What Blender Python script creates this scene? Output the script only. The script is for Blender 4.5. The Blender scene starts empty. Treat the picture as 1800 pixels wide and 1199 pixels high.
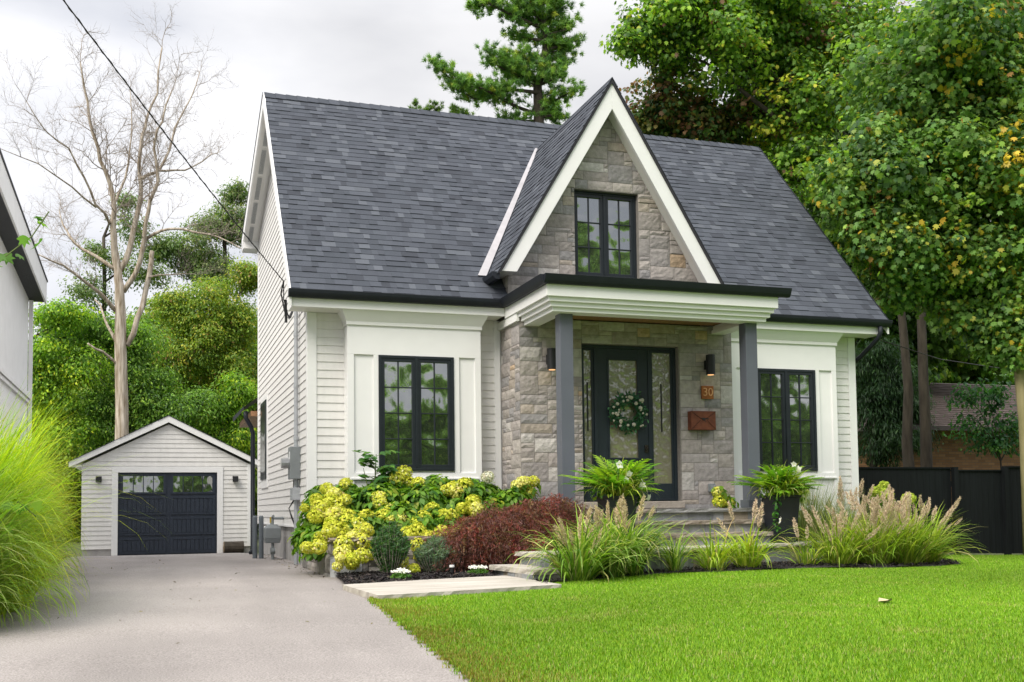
import bpy, bmesh, math, random
import numpy as np
from mathutils import Vector, Matrix

scene = bpy.context.scene
COL = scene.collection
# ------------------------------------------------------------------ camera
yaw, pitch, roll = 0.324, 0.056, -0.012
fw = Vector((math.sin(yaw)*math.cos(pitch), math.cos(yaw)*math.cos(pitch), math.sin(pitch)))
rt = Vector((math.cos(yaw), -math.sin(yaw), 0)); up = rt.cross(fw)
rt2 = rt*math.cos(roll)+up*math.sin(roll); up2 = up*math.cos(roll)-rt*math.sin(roll)
cam = bpy.data.cameras.new("Camera"); camo = bpy.data.objects.new("Camera", cam); COL.objects.link(camo)
M = Matrix((rt2, up2, -fw)).transposed().to_4x4(); M.translation = Vector((-2.229, -16.432, -0.106))
camo.matrix_world = M
cam.sensor_width = 36; cam.lens = 1872.4/1800*36; cam.shift_y = 190.5/1800; cam.clip_end = 1000; cam.clip_start = .1
scene.camera = camo
# ------------------------------------------------------------------ sky, sun, exposure
SUN_EL, SUN_AZ = math.radians(48), math.radians(-125)      # azimuth measured from +Y towards +X
w = bpy.data.worlds.new("World"); scene.world = w; w.use_nodes = True
nt = w.node_tree; N = nt.nodes; LK = nt.links
for n in list(N): N.remove(n)
out = N.new('ShaderNodeOutputWorld'); bg = N.new('ShaderNodeBackground'); bg.inputs[1].default_value = 0.1
sky = N.new('ShaderNodeTexSky'); sky.sky_type = 'NISHITA'; sky.sun_disc = False
sky.sun_elevation = SUN_EL; sky.sun_rotation = SUN_AZ
tc = N.new('ShaderNodeTexCoord'); mp = N.new('ShaderNodeMapping'); mp.inputs['Scale'].default_value = (1.6, 1.6, 4.5)
mp.inputs['Location'].default_value = (3.1, 0.4, 0.2)
no = N.new('ShaderNodeTexNoise'); no.inputs['Scale'].default_value = 1.5; no.inputs['Detail'].default_value = 6; no.inputs['Roughness'].default_value = .5
cr = N.new('ShaderNodeValToRGB'); cr.color_ramp.elements[0].position = .32; cr.color_ramp.elements[1].position = .66
cr.color_ramp.elements[0].color = (5.3, 5.45, 5.95, 1); cr.color_ramp.elements[1].color = (8.8, 8.8, 9.0, 1)
cv = N.new('ShaderNodeMapRange'); cv.inputs['From Min'].default_value = .2; cv.inputs['From Max'].default_value = .5
cv.inputs['To Min'].default_value = .86; cv.inputs['To Max'].default_value = 1
mx = N.new('ShaderNodeMix'); mx.data_type = 'RGBA'
LK.new(tc.outputs['Generated'], mp.inputs[0]); LK.new(mp.outputs[0], no.inputs['Vector'])
LK.new(no.outputs[0], cr.inputs[0]); LK.new(no.outputs[0], cv.inputs[0]); LK.new(cv.outputs[0], mx.inputs[0])
sx = N.new('ShaderNodeSeparateXYZ'); LK.new(tc.outputs['Generated'], sx.inputs[0])
zr = N.new('ShaderNodeMapRange'); zr.inputs['From Min'].default_value = .42; zr.inputs['From Max'].default_value = .95   # an overcast sky is brighter overhead
zr.inputs['To Min'].default_value = .62; zr.inputs['To Max'].default_value = 2.0; LK.new(sx.outputs[2], zr.inputs[0])
gl = N.new('ShaderNodeVectorMath'); gl.operation = 'DOT_PRODUCT'; gl.inputs[1].default_value = (-.085, .955, .285); LK.new(tc.outputs['Generated'], gl.inputs[0])
gm_ = N.new('ShaderNodeMapRange'); gm_.interpolation_type = 'SMOOTHSTEP'; gm_.inputs['From Min'].default_value = .955; gm_.inputs['To Max'].default_value = .20; LK.new(gl.outputs['Value'], gm_.inputs[0])   # thin bright cloud low behind the garage
za = N.new('ShaderNodeMath'); LK.new(zr.outputs[0], za.inputs[0]); LK.new(gm_.outputs[0], za.inputs[1])
sc_ = N.new('ShaderNodeVectorMath'); sc_.operation = 'SCALE'; LK.new(cr.outputs[0], sc_.inputs[0]); LK.new(za.outputs[0], sc_.inputs['Scale'])
LK.new(sky.outputs[0], mx.inputs[6]); LK.new(sc_.outputs[0], mx.inputs[7]); LK.new(mx.outputs[2], bg.inputs[0]); LK.new(bg.outputs[0], out.inputs[0])
sl = bpy.data.lights.new("Sun", 'SUN'); sl.energy = 2.5; sl.angle = math.radians(35); sl.color = (1, .932, .83)
so = bpy.data.objects.new("Sun", sl); COL.objects.link(so)
sd = Vector((math.cos(SUN_EL)*math.sin(SUN_AZ), math.cos(SUN_EL)*math.cos(SUN_AZ), math.sin(SUN_EL)))
so.rotation_euler = sd.to_track_quat('Z', 'Y').to_euler(); so.location = (0, 0, 40)
scene.view_settings.view_transform = 'Standard'; scene.view_settings.look = 'None'
scene.view_settings.exposure = 0.77; scene.view_settings.gamma = 1
cy = scene.cycles
cy.max_bounces = 6; cy.diffuse_bounces = 3; cy.glossy_bounces = 3; cy.transmission_bounces = 3; cy.transparent_max_bounces = 4

rng = np.random.default_rng(7); random.seed(7)
def G(x, y): return -0.955-0.025*max(min(x, 22)-6, 0)-0.03*max(min(y, 16)-5, 0)-0.008*max(-y-3, 0)
def Gv(x, y): return -0.955-0.025*np.maximum(np.minimum(x, 22)-6, 0)-0.03*np.maximum(np.minimum(y, 16)-5, 0)-0.008*np.maximum(-y-3, 0)

# ------------------------------------------------------------------ materials
def base_mat(name):
    m = bpy.data.materials.new(name); m.use_nodes = True
    t = m.node_tree; b = t.nodes['Principled BSDF']; return m, t, b
def mat(name, col, rough=.6, var=.08, scale=6, bump=0, bscale=40, metal=0, stretch=(1, 1, 1), col2=None, spec=.4, detail=4):
    m, t, b = base_mat(name)
    b.inputs['Roughness'].default_value = rough; b.inputs['Metallic'].default_value = metal
    b.inputs['Specular IOR Level'].default_value = spec
    tcn = t.nodes.new('ShaderNodeTexCoord'); mpn = t.nodes.new('ShaderNodeMapping'); mpn.inputs['Scale'].default_value = stretch
    t.links.new(tcn.outputs['Object'], mpn.inputs[0])
    n = t.nodes.new('ShaderNodeTexNoise'); n.inputs['Scale'].default_value = scale; n.inputs['Detail'].default_value = detail
    t.links.new(mpn.outputs[0], n.inputs['Vector'])
    r = t.nodes.new('ShaderNodeValToRGB'); r.color_ramp.elements[0].position = .3; r.color_ramp.elements[1].position = .7
    c2 = col2 or tuple(min(1, c*(1+var)) for c in col); c1 = col if col2 else tuple(c*(1-var) for c in col)
    r.color_ramp.elements[0].color = (*c1, 1); r.color_ramp.elements[1].color = (*c2, 1)
    t.links.new(n.outputs[0], r.inputs[0]); t.links.new(r.outputs[0], b.inputs['Base Color'])
    if bump:
        n2 = t.nodes.new('ShaderNodeTexNoise'); n2.inputs['Scale'].default_value = bscale; n2.inputs['Detail'].default_value = 5
        t.links.new(mpn.outputs[0], n2.inputs['Vector'])
        bp = t.nodes.new('ShaderNodeBump'); bp.inputs['Strength'].default_value = bump; bp.inputs['Distance'].default_value = .02
        t.links.new(n2.outputs[0], bp.inputs['Height']); t.links.new(bp.outputs[0], b.inputs['Normal'])
    return m
def attr_mat(name, rough=.6, nvar=.25, nscale=30, bump=0, bscale=60, bdist=.01, trans=0, spec=.3, tint=(1.15, 1.25, .5)):
    m, t, b = base_mat(name)
    b.inputs['Roughness'].default_value = rough; b.inputs['Specular IOR Level'].default_value = spec
    a = t.nodes.new('ShaderNodeAttribute'); a.attribute_name = 'Col'
    src = a.outputs['Color']
    tcn = t.nodes.new('ShaderNodeTexCoord')
    if nvar:
        n = t.nodes.new('ShaderNodeTexNoise'); n.inputs['Scale'].default_value = nscale; n.inputs['Detail'].default_value = 5
        t.links.new(tcn.outputs['Object'], n.inputs['Vector'])
        mr = t.nodes.new('ShaderNodeMapRange'); mr.inputs['From Min'].default_value = .3; mr.inputs['From Max'].default_value = .7
        mr.inputs['To Min'].default_value = 1-nvar; mr.inputs['To Max'].default_value = 1+nvar
        t.links.new(n.outputs[0], mr.inputs[0])
        v = t.nodes.new('ShaderNodeVectorMath'); v.operation = 'SCALE'
        t.links.new(src, v.inputs[0]); t.links.new(mr.outputs[0], v.inputs['Scale']); src = v.outputs[0]
    t.links.new(src, b.inputs['Base Color'])
    if bump:
        n2 = t.nodes.new('ShaderNodeTexNoise'); n2.inputs['Scale'].default_value = bscale; n2.inputs['Detail'].default_value = 6
        t.links.new(tcn.outputs['Object'], n2.inputs['Vector'])
        bp = t.nodes.new('ShaderNodeBump'); bp.inputs['Strength'].default_value = bump; bp.inputs['Distance'].default_value = bdist
        t.links.new(n2.outputs[0], bp.inputs['Height']); t.links.new(bp.outputs[0], b.inputs['Normal'])
    if trans:
        tr = t.nodes.new('ShaderNodeBsdfTranslucent'); ms = t.nodes.new('ShaderNodeMixShader'); ms.inputs[0].default_value = trans
        tv = t.nodes.new('ShaderNodeVectorMath'); tv.operation = 'MULTIPLY'; tv.inputs[1].default_value = tint
        t.links.new(src, tv.inputs[0]); t.links.new(tv.outputs[0], tr.inputs[0])
        o = t.nodes['Material Output']
        t.links.new(b.outputs[0], ms.inputs[1]); t.links.new(tr.outputs[0], ms.inputs[2]); t.links.new(ms.outputs[0], o.inputs[0])
    return m
def glass_mat(name, dark, refl=.3, rough=.02, wob=.03, wscale=2.5):
    m, t, b = base_mat(name)
    b.inputs['Base Color'].default_value = (*dark, 1); b.inputs['Roughness'].default_value = .3
    g = t.nodes.new('ShaderNodeBsdfGlossy'); g.inputs['Roughness'].default_value = rough; g.inputs['Color'].default_value = (.9, .92, .92, 1)
    ms = t.nodes.new('ShaderNodeMixShader'); ms.inputs[0].default_value = refl
    tcn = t.nodes.new('ShaderNodeTexCoord'); n = t.nodes.new('ShaderNodeTexNoise'); n.inputs['Scale'].default_value = wscale
    n.inputs['Detail'].default_value = 1
    bp = t.nodes.new('ShaderNodeBump'); bp.inputs['Strength'].default_value = 1; bp.inputs['Distance'].default_value = wob
    t.links.new(tcn.outputs['Object'], n.inputs['Vector']); t.links.new(n.outputs[0], bp.inputs['Height']); t.links.new(bp.outputs[0], g.inputs['Normal'])
    o = t.nodes['Material Output']
    t.links.new(b.outputs[0], ms.inputs[1]); t.links.new(g.outputs[0], ms.inputs[2]); t.links.new(ms.outputs[0], o.inputs[0])
    return m
def emit_mat(name, col, s):
    m, t, b = base_mat(name); b.inputs['Base Color'].default_value = (*col, 1)
    b.inputs['Emission Color'].default_value = (*col, 1); b.inputs['Emission Strength'].default_value = s; return m

SIDING = mat('white lap siding', (.70, .69, .67), .55, .05, 5, .06, 70, stretch=(1.5, 1.5, .35))
TRIM = mat('white trim paint', (.78, .78, .775), .45, .02, 4)
SOFFIT = mat('soffit paint', (.76, .75, .72), .5, .02, 4)
FRAME = mat('black window frame', (.014, .019, .024), .35, .1, 8)
DOORM = mat('dark door paint', (.016, .024, .032), .4, .1, 8)
COLUMN = mat('slate grey column paint', (.105, .115, .14), .4, .05, 3)
GUTTER = mat('black aluminium', (.016, .019, .026), .5, .1, 8, spec=.25)
CONC = mat('foundation concrete', (.36, .35, .34), .85, .18, 5, .3, 30, stretch=(1, 1, .5))
MORTAR = mat('mortar', (.20, .185, .17), .9, .15, 20, .3, 80)
SHINGLE = attr_mat('asphalt shingle', .85, .22, 160, .35, 260, .004)
STONE = attr_mat('rock faced stone', .85, .16, 14, .55, 30, .016)
WOODC = mat('porch ceiling wood', (.30, .16, .08), .5, .25, 5, 0, stretch=(6, .6, 6))
GLASS = glass_mat('window glass', (.016, .019, .015), .43, .02, .016)
GLASS2 = glass_mat('rain glass', (.21, .19, .125), .17, .18, .03, 9)
GREY = mat('grey utility enamel', (.20, .22, .23), .45, .06, 10)
CONDUIT = mat('galvanised conduit', (.42, .44, .47), .4, .1, 10, metal=.3)
BLACK = mat('matte black', (.012, .013, .015), .5, .1, 10)
POT = mat('charcoal planter', (.022, .025, .032), .45, .12, 5)
RUST = mat('rusted steel', (.10, .030, .014), .75, .3, 9, .2, 60, col2=(.17, .052, .022))
RUST2 = mat('orange rust steel', (.22, .065, .012), .7, .3, 14, .2, 60, col2=(.36, .13, .03))
LIGHTORANGE = mat('bright rust lettering', (.62, .33, .15), .6, .2, 20)
BARKD = mat('brown grey bark', (.032, .026, .019), .9, .3, 9, 1, 16, stretch=(1, 1, .2), col2=(.075, .062, .046))
BARKM = mat('mossy bark', (.16, .15, .06), .9, .3, 5, .8, 14, stretch=(1, 1, .25), col2=(.28, .24, .13))
BARKP = mat('bleached dead wood', (.19, .14, .085), .85, .25, 12, 1, 20, stretch=(1, 1, .12), col2=(.62, .55, .46))
TWIG = mat('grey dead twigs', (.30, .255, .215), .9, .2, 4)
STEM = mat('green stem', (.10, .14, .03), .7, .2, 8)
LEAF = attr_mat('leaf', .5, .15, 3, trans=.45, spec=.35)
BLADE = attr_mat('grass blade', .5, .0, 3, trans=.4, spec=.3)
PETAL = attr_mat('petal', .6, .1, 30, trans=.3, spec=.2, tint=(1.05, 1.05, .8))
PLUME = attr_mat('seed plume', .8, .1, 30, trans=.3, spec=.1, tint=(1, 1, 1))
LAWNB = attr_mat('lawn blade', .55, .0, 3, trans=.3, spec=.25, tint=(1.1, 1.15, .5))

# ------------------------------------------------------------------ mesh helpers
class MB:
    def __init__(s): s.v = []; s.f = []; s.c = []; s.m = []
    def cut(s): s.m.append((len(s.v), len(s.f))); return s      # what follows is a piece of its own
    def add(s, vs, fs, col=None):
        o = len(s.v); s.v += [tuple(p) for p in vs]; s.f += [tuple(i+o for i in f) for f in fs]
        s.c += [col or (1, 1, 1)]*len(vs); return s
    def box(s, x0, x1, y0, y1, z0, z1, col=None):
        return s.add([(x0, y0, z0), (x1, y0, z0), (x1, y1, z0), (x0, y1, z0), (x0, y0, z1), (x1, y0, z1), (x1, y1, z1), (x0, y1, z1)],
                     [(0, 3, 2, 1), (4, 5, 6, 7), (0, 1, 5, 4), (1, 2, 6, 5), (2, 3, 7, 6), (3, 0, 4, 7)], col)
    def prism(s, poly, ax, a, b, col=None):          # poly 2D in the other two axes, extruded along ax from a to b
        def P(p, t):
            return {'x': (t, p[0], p[1]), 'y': (p[0], t, p[1]), 'z': (p[0], p[1], t)}[ax]
        n = len(poly)
        return s.add([P(p, a) for p in poly]+[P(p, b) for p in poly],
                     [tuple(range(n))[::-1], tuple(range(n, 2*n))]+[(i, (i+1) % n, n+(i+1) % n, n+i) for i in range(n)], col)
    def tube(s, pts, rad, n=8, col=None, caps=True):
        pts = [Vector(p) for p in pts]; rad = rad if hasattr(rad, '__len__') else [rad]*len(pts)
        vs = []; u = None
        for i, p in enumerate(pts):
            d = (pts[min(i+1, len(pts)-1)]-pts[max(i-1, 0)]).normalized()
            if u is None: u = d.orthogonal().normalized()
            else:
                u = u-d*u.dot(d); u = u.normalized() if u.length > 1e-6 else d.orthogonal().normalized()
            q = d.cross(u)
            for k in range(n):
                a = 2*math.pi*k/n; vs.append(p+(u*math.cos(a)+q*math.sin(a))*rad[i])
        fs = [(i*n+k, i*n+(k+1) % n, (i+1)*n+(k+1) % n, (i+1)*n+k) for i in range(len(pts)-1) for k in range(n)]
        if caps: fs += [tuple(range(n))[::-1], tuple(range((len(pts)-1)*n, len(pts)*n))]
        return s.add(vs, fs, col)
    def frust(s, b, zb, t, zt, col=None):            # b, t = (x0,x1,y0,y1)
        return s.add([(b[0], b[2], zb), (b[1], b[2], zb), (b[1], b[3], zb), (b[0], b[3], zb), (t[0], t[2], zt), (t[1], t[2], zt), (t[1], t[3], zt), (t[0], t[3], zt)],
                     [(0, 3, 2, 1), (4, 5, 6, 7), (0, 1, 5, 4), (1, 2, 6, 5), (2, 3, 7, 6), (3, 0, 4, 7)], col)
    def build(s, name, m, parent=None, smooth=False, attr=False, bevel=0):
        if s.m:
            ends = s.m+[(len(s.v), len(s.f))]; a = (0, 0); first = None
            for e_ in ends:
                if e_[0] > a[0]:
                    q = MB(); q.v = s.v[a[0]:e_[0]]; q.c = s.c[a[0]:e_[0]]; q.f = [tuple(i-a[0] for i in f) for f in s.f[a[1]:e_[1]]]
                    r = q.build(name, m, parent, smooth, attr, bevel); first = first or r
                a = e_
            return first
        me = bpy.data.meshes.new(name); me.from_pydata(s.v, [], s.f); me.update()
        if attr:
            ca = me.color_attributes.new('Col', 'FLOAT_COLOR', 'POINT')
            a = np.ones((len(s.v), 4), np.float32); a[:, :3] = np.array(s.c, np.float32); ca.data.foreach_set('color', a.ravel())
        return link(name, me, m, parent, smooth, bevel)
def link(name, me, m, parent=None, smooth=False, bevel=0):
    if m and not me.materials: me.materials.append(m)
    if smooth: me.polygons.foreach_set('use_smooth', [True]*len(me.polygons))
    o = bpy.data.objects.new(name, me); COL.objects.link(o)
    if parent: par(o, parent)
    if bevel:
        bv = o.modifiers.new('Bevel', 'BEVEL'); bv.width = bevel; bv.segments = 2; bv.limit_method = 'ANGLE'; bv.angle_limit = .7
    return o
WLOC = {}
def wl(p): return WLOC.get(p.name, Vector((0, 0, 0)))
def par(o, p): o.parent = p; o.matrix_parent_inverse = Matrix.Translation(-wl(p))
def tag(o, label=None, cat=None, group=None, kind=None):
    if label: o['label'] = label
    if cat: o['category'] = cat
    if group: o['group'] = group
    if kind: o['kind'] = kind
    return o
def thing(name, loc, label, cat, group=None):
    o = bpy.data.objects.new(name, None); COL.objects.link(o); o.location = loc; o.empty_display_size = .2
    WLOC[o.name] = Vector(loc); return tag(o, label, cat, group)
def placed(name, me, m, parent, loc, rot=(0, 0, 0), sc=1):
    o = link(name, me, m, parent); o.location = loc; o.rotation_euler = rot
    o.scale = (sc, sc, sc) if not hasattr(sc, '__len__') else sc
    return o
def npmesh(name, V, faces, col=None):               # V (n,3); faces = list of (m,k) index arrays
    me = bpy.data.meshes.new(name)
    me.vertices.add(len(V)); me.vertices.foreach_set('co', np.ascontiguousarray(V, np.float32).ravel())
    tot = sum(f.size for f in faces); npoly = sum(len(f) for f in faces)
    me.loops.add(tot); me.polygons.add(npoly)
    me.loops.foreach_set('vertex_index', np.concatenate([f.ravel() for f in faces]).astype(np.int32))
    st = []; o = 0
    for f in faces:
        st.append(o+np.arange(len(f))*f.shape[1]); o += f.size
    me.polygons.foreach_set('loop_start', np.concatenate(st).astype(np.int32))
    me.update(calc_edges=True)
    if col is not None:
        ca = me.color_attributes.new('Col', 'FLOAT_COLOR', 'POINT')
        a = np.ones((len(V), 4), np.float32); a[:, :3] = col; ca.data.foreach_set('color', a.ravel())
    return me
def unit(a): return a/np.maximum(np.linalg.norm(a, axis=-1, keepdims=True), 1e-9)
TEMPL = {}
TEMPL['maple'] = np.array([(0, -.5, 0), (.22, -.42, .02), (.5, -.2, -.06), (.3, -.02, .03), (.42, .28, -.05), (.15, .2, .03), (0, .55, -.05), (-.15, .2, .03), (-.42, .28, -.05), (-.3, -.02, .03), (-.5, -.2, -.06), (-.22, -.42, .02)])
TEMPL['leaf'] = np.array([(0, -.5, 0), (.24, -.15, .05), (.2, .2, .05), (0, .5, -.06), (-.2, .2, .05), (-.24, -.15, .05)])
TEMPL['slim'] = np.array([(0, -.5, 0), (.09, 0, .02), (0, .5, -.05), (-.09, 0, .02)])
TEMPL['needle'] = np.array([(-.05, -.5, 0), (.05, -.5, 0), (0, .5, 0)])
TEMPL['petal'] = np.array([(0, -.5, 0), (.42, 0, .1), (0, .5, 0), (-.42, 0, .1)])
def leaves(C, Nn, S, K, kind='leaf', tip=None):      # centres, normals, sizes, colours -> (V, faces, col); tip = preferred tip direction
    n = len(C); T = TEMPL[kind]; k = len(T)
    Nn = unit(Nn)
    ref = rng.normal(size=(n, 3)) if tip is None else tip+rng.normal(size=(n, 3))*.35
    Y = unit(ref-(ref*Nn).sum(1, keepdims=True)*Nn); X = np.cross(Y, Nn)
    V = C[:, None]+S[:, None, None]*(T[None, :, 0:1]*X[:, None]+T[None, :, 1:2]*Y[:, None]+T[None, :, 2:3]*Nn[:, None])
    return V.reshape(-1, 3), np.arange(n*k).reshape(n, k), np.repeat(K, k, 0)
def pick(pal, n):
    c = np.array([p[:3] for p in pal]); wgt = np.array([p[3] for p in pal], float)
    return c[rng.choice(len(pal), n, p=wgt/wgt.sum())]
def jit(c, s=.2): return np.clip(c*(1+rng.normal(size=(len(c), 1))*s)*(1+rng.normal(size=c.shape)*s*.25), .004, .95)
def sph(n):
    return unit(rng.normal(size=(n, 3)))
def join(parts):
    V = []; F = []; K = []; o = 0
    for v, f, c in parts: V.append(v); F.append(f+o); K.append(c); o += len(v)
    return np.concatenate(V), F, np.concatenate(K)
def crown(blobs, pal, size, dens, kind='maple', per=14, spread=.38, droop=.3, squash=.8, up_bias=.5, fill=.35):
    blobs = list(blobs)
    for (x, y, z, R) in list(blobs):                   # side boughs break up every outline
        for q in sph(4): f = .42+.25*rng.random(); blobs.append((x+q[0]*R*.85, y+q[1]*R*.85, z+q[2]*R*.75, R*f))
    P = []; B = np.array(blobs); cs = []; ds = []; cols = []; ls = []
    for (x, y, z, R) in blobs:                         # clusters on a ragged shell of every bough ...
        n = max(5, int(dens*R*R)); d = sph(n); r = R*(.45+.6*rng.random((n, 1))**.7)*(1+.12*rng.normal(size=(n, 1)))
        cs.append(np.array((x, y, z))+d*r*np.array((1, 1, squash))); ds.append(d); cols.append(pick(pal, n))
        hz = d[:, 2]
        cols[-1] = np.where((rng.random(n) < .35)[:, None], pick(pal, 1), cols[-1])
    nf = int(sum(len(c) for c in cs)*fill)             # ... and loose ones between neighbouring boughs
    if len(B) > 1 and nf:
        a = rng.integers(len(B), size=nf); D_ = np.linalg.norm(B[:, None, :3]-B[None, :, :3], axis=2)+np.eye(len(B))*99; nnb = np.argsort(D_, 1)[:, :min(3, len(B)-1)]
        b = nnb[a, rng.integers(nnb.shape[1], size=nf)]; t = rng.random((nf, 1)); c = B[a, :3]*(1-t)+B[b, :3]*t; RR = (B[a, 3]*.75)[:, None]; d = sph(nf); cs.append(c+d*RR*rng.random((nf, 1))**.5*np.array((1, 1, squash))); ds.append(d); cols.append(pick(pal, nf))
    c = np.concatenate(cs); d = np.concatenate(ds); col = np.concatenate(cols); n = len(c)
    m = int(per*1.4); lr = spread*(.5+.9*rng.random(n))
    off = sph(n*m)*(rng.random((n*m, 1))**.45)*np.repeat(lr, m)[:, None]*np.array((1.15, 1.15, .62))
    cc = np.repeat(c, m, 0)+off
    nn = unit(off)*.5+np.repeat(d, m, 0)*.45+np.array((0, 0, up_bias))+rng.normal(size=(n*m, 3))*.42
    mixc = np.where((rng.random(n*m) < .3)[:, None], pick(pal, n*m), np.repeat(col, m, 0))
    P.append(leaves(cc, nn, size*(.5+.85*rng.random(n*m)), jit(mixc, .18), kind, np.repeat(d, m, 0)*.5+np.array((0, 0, -droop*2.5))))
    return join(P)
# ------------------------------------------------------------------ builders for cladding
SHC = [(.056, .063, .079, 5), (.048, .055, .069, 4), (.064, .072, .089, 4), (.086, .095, .113, 1.3), (.039, .044, .056, 1.5)]
SHW = np.array([q[3] for q in SHC]); SHW = SHW/SHW.sum()
def shingles(mb, P0, U, Vd, Nn, u0, u1, length, e=.145):
    P0, U, Vd, Nn = map(Vector, (P0, U, Vd, Nn)); rows = int(length/e)
    for r in range(rows+1):
        v = r*e; v2 = min(v+e*1.12, length+.02); a, b = u0(v), u1(v)
        if b-a < .05: continue
        u = a-random.random()*.2
        while u < b:
            wd = random.choice((.10, .14, .18, .22, .27)); ua, ub = max(u, a), min(u+wd, b); u += wd
            if ub-ua < .015: continue
            t = random.choice((.010, .010, .017)); c = SHC[rng.choice(5, p=SHW)][:3]
            k = 1+random.uniform(-.08, .08); c = tuple(x*k for x in c)
            q = [P0+U*ua+Vd*v, P0+U*ub+Vd*v, P0+U*ub+Vd*v2, P0+U*ua+Vd*v2]
            mb.add([q[0], q[1], q[1]+Nn*t, q[0]+Nn*t, q[2]+Nn*.003, q[3]+Nn*.003], [(0, 1, 2, 3), (3, 2, 4, 5), (0, 3, 5), (1, 4, 2)], c)
def laps(mb, z0, z1, ext, e, frame):                 # ext(z)->(a,b); frame(a, z, depth)->point; depth outward
    z = z0
    while z < z1-.01:
        zt = min(z+e, z1); a0, b0 = ext(z); a1, b1 = ext(zt)
        if b0-a0 > .02:
            if b1 <= a1: a1 = b1 = (a1+b1)/2
            js = [0]+([random.uniform(.12, .88)] if b0-a0 > 2.2 else [])+([random.uniform(.12, .88)] if b0-a0 > 5 else [])+[1]; js.sort()
            for f0, f1 in zip(js, js[1:]):             # boards butt with a hairline gap
                q0 = a0+(b0-a0)*f0+(.002 if f0 else 0); q1 = a0+(b0-a0)*f1-(.002 if f1 < 1 else 0); p0 = a1+(b1-a1)*f0+(.002 if f0 else 0); p1 = a1+(b1-a1)*f1-(.002 if f1 < 1 else 0)
                mb.add([frame(q0, z, .002), frame(q1, z, .002), frame(q1, z, .016), frame(q0, z, .016), frame(p1, zt, .003), frame(p0, zt, .003)],
                       [(0, 1, 2, 3), (3, 2, 4, 5), (0, 3, 5), (1, 4, 2)])
        z = zt
def clip(poly, hp):                                  # hp (a,b,c): keep a*x+b*y<=c
    out = []
    for i in range(len(poly)):
        p, q = poly[i], poly[(i+1) % len(poly)]; dp = hp[0]*p[0]+hp[1]*p[1]-hp[2]; dq = hp[0]*q[0]+hp[1]*q[1]-hp[2]
        if dp <= 0: out.append(p)
        if dp*dq < 0:
            t = dp/(dp-dq); out.append((p[0]+(q[0]-p[0])*t, p[1]+(q[1]-p[1])*t))
    return out
STC = [(.325, .295, .278, 5), (.295, .273, .265, 4), (.36, .33, .305, 4), (.36, .315, .27, 1.6), (.26, .25, .25, 2), (.42, .40, .38, 1.4), (.40, .30, .21, .22)]
STW = np.array([s[3] for s in STC]); STW = STW/STW.sum()
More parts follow.
